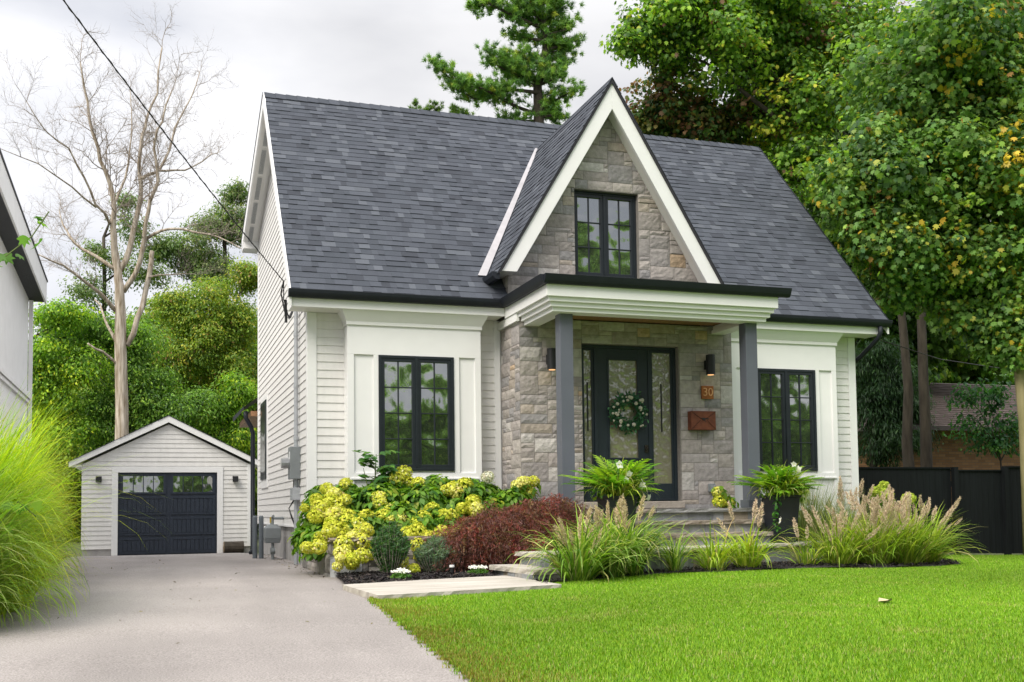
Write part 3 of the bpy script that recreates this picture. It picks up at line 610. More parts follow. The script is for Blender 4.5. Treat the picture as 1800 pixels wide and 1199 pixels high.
bedC = [(-3.72, -10), (-3.68, -2), (-3.8, 4), (-4.05, 9), (-5.15, 9), (-5.15, -10)]
msheet('garden_bed', bedA); msheet('garden_bed', bedC); msheet('garden_bed', bedB)
# points inside polygons
def inside(P, poly):
    x, y = P[:, 0], P[:, 1]; r = np.zeros(len(P), bool); n = len(poly)
    for i in range(n):
        x1, y1 = poly[i]; x2, y2 = poly[(i+1) % n]
        if y1 == y2: continue
        c = ((y1 > y) != (y2 > y)) & (x < (x2-x1)*(y-y1)/(y2-y1)+x1); r ^= c
    return r
def scatter(poly, n, bias=None):
    a = np.array(poly); lo, hi = a.min(0), a.max(0); P = lo+rng.random((n, 2))*(hi-lo); return P[inside(P, poly)]
CAMP = np.array((-2.229, -16.432)); FD = np.array((math.sin(.324), math.cos(.324))); RD = np.array((math.cos(.324), -math.sin(.324)))
def inview(P, m=.04):
    d = P-CAMP; z = d@FD; x = d@RD; return (z > 1) & (np.abs(x) < z*(900/1872+m))
# mulch chips
C = np.concatenate([scatter(bedA, 16000), scatter(bedB, 26000), scatter(bedC, 16000)]); C = C[inview(C)]; n = len(C)
z = Gv(C[:, 0], C[:, 1])+.045+rng.random(n)*.02; c3 = np.column_stack([C, z])
k = jit(pick([(.02, .017, .017, 6), (.035, .03, .028, 3), (.09, .07, .055, .6), (.17, .13, .10, .15)], n), .3)
V, F, K = leaves(c3, np.column_stack([rng.normal(size=(n, 2))*.5, np.ones(n)]), .05+.05*rng.random(n), k, 'slim')
tag(link('mulch', npmesh('mulch', V, [F], K), attr_mat('bark chip', .9, .2, 60)), kind='stuff')
# lawn blades: single bent triangles, dense where the camera sees them
mow = lambda P: .5+.5*np.sin(P[:, 0]*1.1+1.3*np.sin(P[:, 1]*.9))*np.sin(P[:, 1]*1.7+.8*np.sin(P[:, 0]*1.3))
vis = [(-.17, -6.0)]+BED_EDGE+[(10.3, -1.5), (10.4, .25), (24, .9), (24, -6), (10, -14), (-.5, -13.5)]+LAWN_EDGE[5::-1]
P = scatter(vis, 4600000); EL = []                                                # stray blades make the edge along the drive ragged
for (xa, ya), (xb, yb) in zip(LAWN_EDGE[:7], LAWN_EDGE[1:8]):
    m_ = int(2600*math.hypot(xb-xa, yb-ya)); t_ = rng.random((m_, 1)); EL.append(np.array((xa, ya))*(1-t_)+np.array((xb, yb))*t_+np.column_stack([-.012+rng.normal(size=m_)*.022*(1+.9*np.sin(t_[:, 0]*37+ya*9)), np.zeros(m_)]))
P = np.concatenate([P]+EL); P = P[inview(P) | (inview(P, .4) & (rng.random(len(P)) < .35))]
dist = np.linalg.norm(P-CAMP, axis=1); keep = rng.random(len(P)) < np.clip(11.0/dist, .25, 1)**1.2; P = P[keep]; dist = dist[keep]; n = len(P)
h = (.018+.020*rng.random(n))*(.8+.4*mow(P)); wd = .0020+.0018*rng.random(n)+.00018*dist
a = rng.random(n)*6.283; ln = .35+.5*rng.random(n)
z0 = Gv(P[:, 0], P[:, 1])+.004; base = np.column_stack([P, z0]); pd = np.column_stack([np.cos(a), np.sin(a), np.zeros(n)]); sd_ = np.column_stack([-np.sin(a), np.cos(a), np.zeros(n)])
tipp = base+pd*(h*ln)[:, None]+np.array((0, 0, 1))*h[:, None]
V = np.stack([base-sd_*wd[:, None], base+sd_*wd[:, None], tipp], 1).reshape(-1, 3)
patch = mow(P*.45+7)[:, None]
k = pick([(.18, .355, .012, 6), (.255, .425, .018, 4), (.11, .255, .012, 3), (.35, .45, .06, .9), (.42, .38, .17, .45)], n)
edge = np.zeros(n)
for x, y in LAWN_EDGE[:6]: edge = np.maximum(edge, np.exp(-((P[:, 0]-x)**2*3+(P[:, 1]-y)**2*.8)*2.5))
pn1 = np.sin(P[:, 0]*2.3+np.sin(P[:, 1]*1.9+P[:, 0])*1.7)*np.sin(P[:, 1]*2.9+np.sin(P[:, 0]*2.1)*1.4); dry = np.clip((pn1-.55)*2, 0, 1)   # thin dry patches
k = np.where((rng.random(n) < dry*.35)[:, None], pick([(.34, .40, .07, 3), (.42, .40, .14, 2)], n), k)
k = np.where((rng.random(n) < edge*.7)[:, None], pick([(.26, .20, .03, 3), (.30, .27, .05, 2), (.16, .24, .02, 3)], n), k)
k = jit(k, .14)*(.82+.36*patch); K = np.repeat(k, 3, 0)
tag(link('lawn_grass', npmesh('lawn_grass', V, [np.arange(n*3).reshape(n, 3)], K), LAWNB), kind='stuff')

# bits of leaf and grit blown along the driveway
C = scatter([(-.1, -3), (-.3, -9), (-3.3, -9), (-3.4, 4), (0, 4)], 70); e_ = np.column_stack([-.08-.35*rng.random(120)**2*0-.25*rng.random(120)**2, rng.uniform(-2.6, 7, 120)]); C = np.concatenate([C, e_]); n = len(C)
V, F, K = leaves(np.column_stack([C, Gv(C[:, 0], C[:, 1])+.008]), np.column_stack([rng.normal(size=(n, 2))*.3, np.ones(n)]), .02+.03*rng.random(n), jit(pick([(.10, .075, .05, 3), (.22, .18, .09, 1), (.05, .045, .04, 2)], n), .3), 'leaf')
tag(link('leaf_litter', npmesh('leaf_litter', V, [F], K), LEAF), kind='stuff')

# ------------------------------------------------------------------ stone steps, landing, path, planter wall
TREAD = mat('weathered flagstone tread', (.17, .14, .11), .85, .2, 6, .7, 22, col2=(.31, .27, .225))
PALE = mat('pale flagstone', (.33, .30, .255), .8, .1, 3, .3, 50, stretch=(.5, 2.5, 1), col2=(.50, .465, .41))
RISER = attr_mat('blue grey riser stone', .85, .2, 12, .6, 40, .01)
RC = [(.21, .22, .235), (.25, .255, .265), (.30, .29, .275), (.18, .19, .21), (.27, .235, .19)]
def rough_slab(mb, poly, z0, z1, j=.008):              # slab with a hand split edge
    pts = []
    for i in range(len(poly)):
        a, b = Vector((*poly[i], 0)), Vector((*poly[(i+1) % len(poly)], 0)); n = max(1, int((b-a).length/.09))
        pts += [a.lerp(b, t/n) for t in range(n)]
    n = len(pts); vs = []
    for z, k in ((z0, .8), (z0+(z1-z0)*.5, 1.3), (z1, .35)):
        vs += [(p.x+random.uniform(-j, j)*k, p.y+random.uniform(-j, j)*k, z) for p in pts]
    mb.add(vs, [(i, (i+1) % n, n+(i+1) % n, n+i) for i in range(n)]+[(n+i, n+(i+1) % n, 2*n+(i+1) % n, 2*n+i) for i in range(n)]+[tuple(range(2*n, 3*n)), tuple(range(n))[::-1]])
def riser(mb, a0, a1, z0, z1, frame):
    a = a0
    while a < a1-.01:
        b = min(a1, a+random.choice((.18, .26, .34, .42))); c = random.choice(RC); k = random.uniform(.85, 1.15); d = random.uniform(-.004, .004); c = tuple(q*k for q in c)
        mb.add([frame(a+.002, z0, d), frame(b-.002, z0, d), frame(b-.002, z1, d), frame(a+.002, z1, d), frame(a+.002, z0, -.2), frame(b-.002, z0, -.2), frame(b-.002, z1, -.2), frame(a+.002, z1, -.2)], [(0, 1, 2, 3), (0, 3, 7, 4), (1, 5, 6, 2), (3, 2, 6, 7)], c); a = b
st = thing('entrance_steps', (4.5, -3, -.96), 'stone porch steps and landing with rough split treads leading to the front door', 'steps')
mb = MB(); rough_slab(mb, [(3.05, YS+.01), (3.05, -2.25), (4.75, -2.26), (4.75, YS+.01)], -.185, -.13); mb.build('porch_floor', TREAD, st)
GT = mat('grey flagstone tread', (.22, .22, .22), .85, .25, 6, .7, 22)
mb = MB(); rough_slab(mb, [(4.755, YS+.01), (4.755, -2.26), (6.75, -2.24), (6.75, YS+.01)], -.185, -.131); mb.build('porch_floor', GT, st)
for yf, zt, x1 in ((-2.58, -.305, 6.35), (-2.92, -.478, 6.3)):
    mb = MB(); rough_slab(mb, [(2.95, yf+.42), (2.95, yf), (x1, yf), (x1, yf+.42)], zt-.055, zt); mb.build('tread', TREAD, st)
for y, za, zb in ((-2.20, -.36, -.185), (-2.53, -.535, -.36), (-2.87, -.66, -.533)):
    mb = MB(); riser(mb, 3.0, 6.7 if y > -2.3 else 6.28, za, zb, FY(y)); mb.build('riser', RISER, st, attr=True)
mb = MB(); mb.box(3.08, 6.7, -1.98, YS, -1.2, -.19); mb.box(3.02, 6.25, -2.32, -2.19, -1.2, -.37); mb.box(3.02, 6.25, -2.66, -2.33, -1.2, -.54); mb.build('step_core', MORTAR, st)
land = [(2.13, -3.5), (2.22, -4.62), (2.9, -4.4), (3.6, -4.08), (4.6, -3.72), (5.7, -3.28), (6.7, -2.98), (7.5, -2.55), (7.5, -2.1), (6.3, -2.1), (3.0, -2.3), (3.0, -3.4)]
mb = MB(); rough_slab(mb, land, -.70, -.65, .01); mb.build('landing', PALE, st)
mb = MB()
for i in range(1, 7):
    a, b = Vector((*land[i], 0)), Vector((*land[i+1], 0)); L = (b-a).length; d = (b-a)/L; nn = Vector((d.y, -d.x, 0))
    riser(mb, 0, L, -1.05, -.70, (lambda s_, z, q, a=a, d=d, nn=nn: tuple(a+d*s_+nn*(q-.04)+Vector((0, 0, z)))))
riser(mb, -4.6, -3.5, -.86, -.70, FXL(2.2))
mb.build('landing_wall', RISER, st, attr=True)
mb = MB(); rough_slab(mb, [(1.79, -3.52), (1.90, -4.86), (2.55, -4.75), (2.55, -3.5)], -.865, -.805, .01); mb.build('tread', PALE, st)
mb = MB(); riser(mb, -4.82, -3.52, -1.0, -.865, FXL(1.86)); mb.box(1.9, 2.6, -4.8, -3.54, -1.1, -.87, (.25, .24, .22)); mb.build('riser', RISER, st, attr=True)
mb = MB(); rough_slab(mb, [(-.26, -4.62), (-.19, -6.28), (.7, -6.08), (1.9, -5.74), (1.88, -3.97), (.8, -4.25)], -1.03, -.915, .007)
fs_ = mb.build('flagstone_path', PALE); tag(fs_, 'wide pale flagstone slab laid between the driveway and the first stone step', 'path slab')
WC = [(.24, .225, .205, 1), (.30, .28, .255, 1), (.20, .19, .18, 1), (.34, .31, .28, 1)]
pw = thing('planter_wall', (0, -2, -.96), 'low rock faced stone retaining wall along the driveway under yellow hydrangeas', 'retaining wall')
mb = MB(); ashlar(mb, -2.55, .05, -1.0, -.5, FXL(-.05), cols=WC, g=.08, depth=.03); ashlar(mb, -.05, 2.6, -1.0, -.5, FY(-2.55), cols=WC, g=.08, depth=.03); ashlar(mb, -.08, .34, -1.02, -.69, FY(-2.6), cols=[(.36, .37, .38, 1)], g=.3, depth=.04)
mb.box(-.04, 2.6, -2.54, -2.3, -1.1, -.5, (.1, .1, .1)); mb.box(-.04, .2, -2.3, .0, -1.1, -.5, (.1, .1, .1))
mb.build('stone_course', STONE, pw, attr=True)
mb = MB(); rough_slab(mb, [(-.10, -2.62), (.22, -2.62), (.22, -.02), (-.10, -.02)], -.5, -.45, .014); rough_slab(mb, [(.22, -2.62), (2.6, -2.62), (2.6, -2.32), (.22, -2.32)], -.5, -.452, .014); mb.build('coping', TREAD, pw)
MB().box(.2, 2.9, -2.32, -.3, -1.0, -.56).build('soil', MULCH, pw)
# ================================================================== GARAGE
ga = thing('garage', (-1.87, 14.6, -1.25), 'small detached white clapboard garage with navy door at the end of the driveway', 'garage')
GYF = 14.57; gx0, gx1 = -4.10, .36; gdx0, gdx1, gdz0, gdz1 = -3.177, -.564, -1.252, 1.02; gap = (-1.87, 2.56); gs = .505
gt = lambda x: gap[1]-gs*abs(x-gap[0])
mb = MB(); mb.box(gx0+.02, gdx0, GYF+.02, GYF+.3, -1.5, -1.06); mb.cut(); mb.box(gdx1, gx1-.02, GYF+.02, GYF+.3, -1.5, -1.06); mb.cut(); mb.box(gx0+.02, gx0+.3, GYF+.3, GYF+6.3, -1.5, -1.06); mb.build('foundation', CONC, ga)
mb = MB()
for p in ([(gx0, -1.06), (gdx0, -1.06), (gdx0, gt(gdx0)-.2), (gx0, gt(gx0)-.2)], [(gdx1, -1.06), (gx1, -1.06), (gx1, gt(gx1)-.2), (gdx1, gt(gdx1)-.2)], [(gdx0, gdz1), (gdx1, gdz1), (gdx1, gt(gdx1)-.2), (gap[0], gap[1]-.2), (gdx0, gt(gdx0)-.2)]): mb.prism(p, 'y', GYF+.004, GYF+.1)
mb.box(gx0, gx0+.1, GYF+.1, GYF+6.3, -1.06, gt(gx0)-.15); mb.box(gx1-.1, gx1, GYF+.1, GYF+6.3, -1.06, gt(gx1)-.15); mb.box(gx0, gx1, GYF+6.3, GYF+6.4, -1.06, gt(gx0)-.15)
laps(mb, -1.06, 1.2, lambda z: (gx0, gdx0-.16), .126, FY(GYF+.004)); laps(mb, -1.06, 1.2, lambda z: (gdx1+.16, gx1-.1), .126, FY(GYF+.004))
def ge(z):
    h = (gap[1]-.2-z)/gs; return max(gx0, gap[0]-h), min(gx1-.1 if z < 1.4 else gx1, gap[0]+h)
laps(mb, 1.2, gap[1]-.22, ge, .126, FY(GYF+.004))
mb.build('siding_wall', SIDING, ga)
mb = MB(); mb.box(gdx0-.16, gdx0, GYF-.03, GYF+.02, -1.24, gdz1); mb.box(gdx1, gdx1+.16, GYF-.03, GYF+.02, -1.24, gdz1); mb.box(gdx0-.16, gdx1+.16, GYF-.031, GYF+.02, gdz1, gdz1+.16); mb.box(gx1-.1, gx1+.02, GYF-.022, GYF+.003, -1.06, gt(gx1)-.18)
mb.build('door_trim', TRIM, ga, bevel=.004)
mb = MB(); oh = 2.55; zo = gap[1]-gs*oh
mb.prism([(gap[0]-oh, zo+.03), (gap[0], gap[1]+.03), (gap[0], gap[1]-.15), (gap[0]-oh, zo-.12)], 'y', GYF-.12, GYF-.08); mb.prism([(gap[0], gap[1]+.03), (gap[0]+oh, zo+.03), (gap[0]+oh, zo-.12), (gap[0], gap[1]-.15)], 'y', GYF-.12, GYF-.08)
mb.box(gap[0]-oh, gx0, GYF-.079, GYF+.03, zo-.11, zo-.05)
mb.build('rake_board', TRIM, ga)
mb = MB(); mb.prism([(gap[0]-oh, zo-.02), (gap[0], gap[1]-.02), (gap[0], gap[1]-.08), (gap[0]-oh+.1, zo-.08)], 'y', GYF-.079, GYF+6.5); mb.prism([(gap[0], gap[1]-.02), (gap[0]+oh, zo-.02), (gap[0]+oh-.1, zo-.08), (gap[0], gap[1]-.08)], 'y', GYF-.079, GYF+6.5); mb.build('roof_deck', SOFFIT, ga)
mb = MB()
for sg in (-1, 1):
    Vd = Vector((-sg, 0, gs)).normalized(); Nn = Vector((sg*gs, 0, 1)).normalized()
    shingles(mb, (gap[0]+sg*(oh+.03), 0, zo+.035-.015), (0, 1, 0), Vd, Nn, lambda v: GYF-.14, lambda v: GYF+6.5, math.hypot(oh, oh*gs)+.03, .16)
mb.build('roof', SHINGLE, ga, attr=True)
NAVY = mat('navy garage door paint', (.022, .030, .046), .42, .08, 6)
gd = MB().box(gdx0, gdx1, GYF+.03, GYF+.06, gdz0, gdz1).build('garage_door', NAVY, ga)
secs = [(gdz0+.02, -.73), (-.73, -.17), (-.17, .40), (.40, gdz1)]
for i, (a, b) in enumerate(secs):
    for xa, xb in ((gdx0+.06, -1.93), (-1.81, gdx1-.06)):
        mb = MB(); f = .07; za, zb = a+.03, b-.03
        mb.box(xa, xb, GYF+.005, GYF+.03, za, za+f*.7); mb.box(xa, xb, GYF+.005, GYF+.03, zb-f, zb); mb.box(xa, xa+f, GYF+.005, GYF+.03, za+f*.7, zb-f); mb.box(xb-f, xb, GYF+.005, GYF+.03, za+f*.7, zb-f)
        if i < 3:
            n = 9
            for k in range(n):
                x0 = xa+f+(xb-xa-2*f)*k/n; mb.box(x0+.010, x0+(xb-xa-2*f)/n-.010, GYF+.012, GYF+.03, za+f*.7+.012, zb-f-.012)
            mb.build('door_panel', NAVY, gd)
        else:
            for k in range(1, 4):
                x0 = xa+f+(xb-xa-2*f)*k/4; mb.box(x0-.012, x0+.012, GYF+.006, GYF+.03, za+f*.7, zb-f)
            wn = mb.build('door_window', NAVY, gd); MB().box(xa+f-.01, xb-f+.01, GYF+.02, GYF+.026, za+f*.6, zb-f+.01).build('pane', GLASS, wn)
for x, lb in ((-3.666, 'small black square lamp on the garage wall, on the grass side of the door'), (-.075, 'small black square lamp on the garage wall, on the house side of the door')):
    l = thing('garage_lamp', (x, GYF, .83), lb, 'wall lamp', 'lamps either side of the garage door')
    MB().box(x-.06, x+.06, GYF-.05, GYF-.015, .77, .90).build('back_plate', BLACK, l); MB().frust((x-.075, x+.075, GYF-.17, GYF-.05), .755, (x-.075, x+.075, GYF-.16, GYF-.05), .915).build('lamp_shade', BLACK, l, bevel=.008)
# chopped log beside the garage
lg = thing('log', (-.12, 14.35, -1.23), 'short sawn log lying against the garage wall by the downspout', 'log')
mb = MB(); pts = [(-.38, 14.38, -1.07), (-.2, 14.37, -1.07), (.14, 14.39, -1.075)]; mb.tube(pts, [.165, .16, .17], 12); mb.build('log_bark', BARKD, lg, smooth=False)
mb = MB(); mb.tube([(-.392, 14.38, -1.07), (-.381, 14.38, -1.07)], .155, 12); mb.cut(); mb.tube([(.141, 14.39, -1.075), (.15, 14.39, -1.075)], .155, 12); mb.build('cut_face', mat('cut wood', (.36, .26, .16), .8, .3, 20), lg)

# ================================================================== UTILITIES ON THE SIDE WALL
em = thing('electricity_meter', (0, 1.3, -.96), 'grey electricity meter box with conduit running up the driveway side wall', 'meter')
mb = MB(); mb.tube([(-.06, 1.02, 3.35), (-.06, 1.02, .93)], .034, 10); mb.tube([(-.06, 1.02, .43), (-.06, 1.02, -.97)], .034, 10)
for z in (2.75, 1.9, 1.05, .40): mb.tube([(-.06, 1.02, z), (-.06, 1.02, z+.05)], .042, 10)
mb.build('conduit', CONDUIT, em, smooth=False)
MB().box(-.17, -.002, .86, 1.18, .42, .94).build('meter_box', GREY, em, bevel=.008)
mb = MB(); mb.tube([(-.17, 1.02, .68), (-.30, 1.02, .68)], [.085, .08], 16); mb.tube([(-.17, 1.02, .68), (-.19, 1.02, .68)], .1, 16); mb.build('meter_dial', mat('meter glass', (.34, .35, .36), .15, .2, 20, metal=.3), em, smooth=False)
MB().box(-.176, -.171, .92, 1.0, .74, .86).build('sticker', TRIM, em)
MB().box(-.13, -.002, .90, 1.24, .08, .28).build('junction_box', CONDUIT, em, bevel=.006)
mb = MB()
for dy, q in ((.05, .1), (-.03, .18), (.12, .05)): mb.tube([(-.08, 1.1+dy, .08), (-.14, 1.15+dy+q, -.05), (-.10, 1.2+dy, -.2), (-.06, 1.12+dy, -.33)], .007, 5)
mb.tube([(-.07, 1.08, .43), (-.07, 1.08, .28)], .03, 8); mb.build('loose_wire', BLACK, em)
gm = thing('gas_meter', (-.2, 3.1, -.96), 'dark grey gas meter with valve pipes low on the side wall behind two bollards', 'gas meter')
mb = MB(); mb.frust((-.34, -.1, 3.0, 3.3), -.66, (-.36, -.08, 2.98, 3.32), -.58); mb.box(-.36, -.08, 2.98, 3.32, -.58, -.40); mb.frust((-.36, -.08, 2.98, 3.32), -.40, (-.30, -.14, 3.04, 3.26), -.33); mb.build('meter_body', GREY, gm, bevel=.01)
mb = MB(); mb.tube([(-.22, 3.06, -.96), (-.22, 3.06, -.66)], .028, 8); mb.cut(); mb.tube([(-.22, 3.24, -.33), (-.22, 3.24, -.22), (.0, 3.24, -.22)], .028, 8); mb.cut(); mb.tube([(-.22, 3.08, -.33), (-.22, 3.08, -.20), (-.22, 2.95, -.18)], .024, 8); mb.tube([(-.26, 3.06, -.80), (-.18, 3.06, -.80)], .06, 10); mb.build('pipe', GREY, gm)
MB().tube([(-.22, 3.24, -.30), (-.22, 3.24, -.20)], .035, 8).build('valve', mat('yellow valve', (.42, .30, .03), .5, .1, 10), gm)
for x, y, lb in ((-.47, 3.75, 'grey steel bollard by the gas meter, farther from the house wall'), (-.37, 3.62, 'grey steel bollard by the gas meter, nearer to the house wall')):
    tag(MB().tube([(x, y, -1.0), (x, y, -.2), (x, y, -.17)], [.045, .045, .03], 12).build('bollard', mat('blue grey bollard paint', (.13, .15, .17), .5, .08, 6), None, smooth=False), lb, 'bollard', 'bollards guarding the gas meter')

# ================================================================== ON THE PORCH
for x, lb in ((3.595, 'black cylinder wall lantern on the stone wall behind the porch column nearest the driveway'), (6.36, 'black cylinder wall lantern above the rusty house number')):
    l = thing('wall_lantern', (x, YS, 2.2), lb, 'wall lantern', 'lanterns on the stone porch wall')
    MB().box(x-.05, x+.05, YS-.05, YS-.01, 2.14, 2.29).build('back_plate', BLACK, l, bevel=.004); MB().tube([(x, YS-.05, 2.22), (x, YS-.09, 2.22)], .018, 8).build('arm', BLACK, l)
    MB().tube([(x, YS-.14, 2.045), (x, YS-.14, 2.37)], .074, 20).build('lamp_shade', BLACK, l)
    MB().tube([(x, YS-.14, 2.038), (x, YS-.14, 2.044)], .052, 16).build('bulb', emit_mat('lamp glow', (1, .52, .22), .7), l)
pq = thing('number_plaque', (6.348, YS, 1.76), 'square rusty house number plaque reading 30 on the stone wall', 'plaque')
MB().box(6.24, 6.455, YS-.055, YS-.02, 1.655, 1.87).build('plate', RUST2, pq, bevel=.004)
def text(body, size, loc, m, parent, name):
    cu = bpy.data.curves.new('t', 'FONT'); cu.body = body; cu.size = size; cu.extrude = .004; cu.align_x = 'CENTER'; cu.align_y = 'CENTER'
    o = bpy.data.objects.new('t', cu); me = bpy.data.meshes.new_from_object(o); bpy.data.objects.remove(o)
    r = link(name, me, m, parent); r.location = loc; r.rotation_euler = (math.pi/2, 0, 0); return r
text('30', .19, (6.348, YS-.06, 1.763), LIGHTORANGE, pq, 'number')
mx_ = thing('mailbox', (6.21, YS, 1.3), 'rusty steel mailbox shaped like an envelope on the stone wall', 'mailbox')
MB().box(5.985, 6.43, YS-.15, YS-.02, 1.14, 1.445).build('box', RUST, mx_, bevel=.006)
mb = MB(); yy = YS-.153
for a, b in (((5.985, 1.44), (6.207, 1.29)), ((6.43, 1.44), (6.207, 1.29)), ((5.985, 1.145), (6.15, 1.30)), ((6.43, 1.145), (6.265, 1.30))): mb.tube([(a[0], yy, a[1]), (b[0], yy, b[1])], .0035, 4)
mb.build('envelope_seam', mat('dark rust', (.04, .014, .008), .8, .2, 20), mx_)
mb = MB(); mb.add([(6.16, yy-.002, 1.335), (6.30, yy-.002, 1.325), (6.30, yy-.002, 1.312), (6.22, yy-.002, 1.312), (6.25, yy-.002, 1.265), (6.2, yy-.002, 1.3)], [(0, 5, 4, 3, 2, 1)]); mb.build('emblem', BLACK, mx_)
ob = thing('outlet_box', (6.39, YS, .2), 'small grey outlet cover low on the stone wall', 'outlet'); MB().box(6.33, 6.455, YS-.05, YS-.015, .135, .27).build('cover', GREY, ob, bevel=.01); MB().box(6.345, 6.44, YS-.09, YS-.05, .13, .24).build('flap', GREY, ob, bevel=.015)
# wreath
wc = np.array((4.962, YD-.045, 1.414)); wr = thing('wreath', tuple(wc), 'round green leaf wreath with white blossoms hanging on the dark front door', 'wreath')
n = 900; a = rng.random(n)*6.283; rr = .235+rng.normal(size=n)*.045; c = wc+np.column_stack([np.cos(a)*rr, rng.normal(size=n)*.02-.015, np.sin(a)*rr])
nn = np.column_stack([np.cos(a)*.4, -np.ones(n), np.sin(a)*.4])+rng.normal(size=(n, 3))*.5
V, F, K = leaves(c, nn, .07*(.6+.6*rng.random(n)), jit(pick([(.045, .15, .075, 4), (.075, .21, .10, 3), (.03, .09, .05, 2)], n), .2), 'leaf')
link('foliage', npmesh('foliage', V, [F], K), LEAF, wr)
MB().tube([(wc[0]+.22*math.cos(t*.2618), wc[1]+.02, wc[2]+.22*math.sin(t*.2618)) for t in range(25)], .02, 6, caps=False).build('twig_ring', TWIG, wr)
n = 60; d = sph(n); d[:, 1] = -abs(d[:, 1]); V, F, K = leaves(d*.018, d, np.full(n, .03), jit(pick([(.75, .74, .66, 3), (.66, .64, .5, 1)], n), .05), 'petal')
bl_me = npmesh('blossom', V, [F], K); bl_me.materials.append(PETAL)
for k in range(30):
    t = random.random()*6.283; r_ = random.uniform(.17, .31); placed('blossom', bl_me, None, wr, (wc[0]+r_*math.cos(t), wc[1]-.05, wc[2]+r_*math.sin(t)), (0, t, 0), random.uniform(.7, 1.5))

# ================================================================== NEIGHBOURS, FENCE, WIRES
nb = thing('neighbouring_house', (-6.5, 4, -1), 'white stucco house with grey vented soffit at the left edge of the photo', 'house')
STUC = mat('white stucco', (.82, .815, .82), .8, .04, 3, .2, 120)
mb = MB(); mb.prism([(-4, -1.3), (11.95, -1.3), (11.95, 5.22), (-4, 6.1)], 'x', -9, -5.2); mb.build('wall', STUC, nb)
mb = MB(); mb.box(-5.2, -5.15, -4, 11.98, 2.62, 2.70); mb.box(-5.2, -5.12, -4, 11.99, 2.72, 2.82); mb.box(-5.2, -5.15, -4, 11.98, 2.84, 2.88); mb.build('band_trim', STUC, nb)
mb = MB(); mb.prism([(-4, 6.07), (12.25, 5.19), (12.25, 5.23), (-4, 6.11)], 'x', -5.3, -4.86)
so_ = mb.build('soffit', mat('grey vented soffit', (.10, .105, .115), .5, .1, 6), nb)
mb = MB()
for k in range(30):
    x = -5.19+k*.0105; mb.add([(x, -4, 6.064), (x+.005, -4, 6.064), (x+.005, 12.2, 5.187), (x, 12.2, 5.187)], [(0, 1, 2, 3)])
mb.build('soffit_groove', BLACK, so_)
mb = MB(); mb.prism([(-4, 6.05), (12.28, 5.17), (12.28, 5.72), (-4, 6.6)], 'x', -4.86, -4.82); mb.build('fascia', STUC, nb)
mb = MB(); mb.prism([(-4, 6.6), (12.35, 5.715), (12.35, 5.76), (-4, 6.65)], 'x', -9, -4.80); mb.build('roof', GUTTER, nb)
mb = MB(); mb.box(-5.19, -5.1, 11.96, 12.05, -1.2, 5.18); mb.build('downspout', STUC, nb)
# brick bungalow seen past the trunks on the right
bb = thing('brick_bungalow', (22, 11, -1.2), 'low tan brick bungalow with brown hip roof behind the dark fence', 'house')
BR = mat('tan brick', (.30, .17, .08), .85, .2, 3); t = BR.node_tree; b = t.nodes['Principled BSDF']
bt = t.nodes.new('ShaderNodeTexBrick'); bt.inputs['Scale'].default_value = 1; bt.inputs['Brick Width'].default_value = .24; bt.inputs['Row Height'].default_value = .08; bt.inputs['Mortar Size'].default_value = .006
bt.inputs['Color1'].default_value = (.34, .19, .085, 1); bt.inputs['Color2'].default_value = (.22, .115, .05, 1); bt.inputs['Mortar'].default_value = (.15, .12, .09, 1)
tcn = t.nodes.new('ShaderNodeTexCoord'); mpn = t.nodes.new('ShaderNodeMapping'); mpn.inputs['Rotation'].default_value = (math.pi/2, 0, 0); t.links.new(tcn.outputs['Object'], mpn.inputs[0]); t.links.new(mpn.outputs[0], bt.inputs[0]); t.links.new(bt.outputs[0], b.inputs['Base Color'])
MB().box(18.75, 34, 9.3, 17, -1.6, 2.3).build('wall', BR, bb)
mb = MB(); mb.add([(18.0, 8.6, 2.12), (35, 8.6, 2.12), (35, 17.6, 2.12), (18.0, 17.6, 2.12), (21.8, 13.1, 4.0), (31, 13.1, 4.0)], [(0, 1, 5, 4), (1, 2, 5), (2, 3, 4, 5), (3, 0, 4), (3, 2, 1, 0)])
BRS = mat('brown shingle', (.085, .065, .058), .9, .2, 3, .3, 60, col2=(.14, .11, .10))
mb.build('roof', BRS, bb)
mb = MB()
for k in range(24):
    f = k/24; z = 2.12+1.88*f; xa = 18+3.8*f; xb = 35-4*f; y = 8.6+4.5*f; mb.box(xa-.02, xb, y-.035, y+.01, z-.012, z+.02)
mb.build('shingle_course', BRS, bb)
mb = MB(); mb.box(17.95, 35, 8.52, 8.6, 2.0, 2.13); mb.build('gutter', mat('brown gutter', (.05, .04, .035), .5, .1, 6), bb)
FENCE = mat('black stained fence boards', (.0045, .006, .007), .7, .35, 3, stretch=(8, 8, .6), spec=.2)
fn = thing('board_fence', (12.5, .6, -1.15), 'tall black board fence between the house corner and the right edge', 'fence')
def fpanel(x0, x1, y, z1, nm):
    mb = MB(); x = x0
    while x < x1-.01:
        xb = min(x+.145, x1); mb.box(x+.002, xb-.002, y, y+.022, G(x, y)+.05, z1); x = xb
    mb.box(x0, x1, y+.022, y+.06, z1-.3, z1-.2); mb.box(x0, x1, y+.022, y+.06, -.8, -.7); mb.box(x0, x1, y-.03, y+.07, z1+.001, z1+.03)
    return mb.build(nm, FENCE, fn)
fpanel(9.96, 12.5, .55, .58, 'fence_panel'); fpanel(12.52, 13.75, .55, .53, 'fence_panel'); fpanel(13.77, 17.5, .5, .60, 'fence_panel'); fpanel(17.5, 26, .5, .60, 'fence_panel')
for x in (12.5, 13.72, 15.6): MB().box(x, x+.1, .45, .548, -1.4, .61).build('fence_post', FENCE, fn)
cb = thing('power_cable', (-.33, .25, 3.5), 'thick twisted black power cable running from the house gable up over the driveway', 'cable')
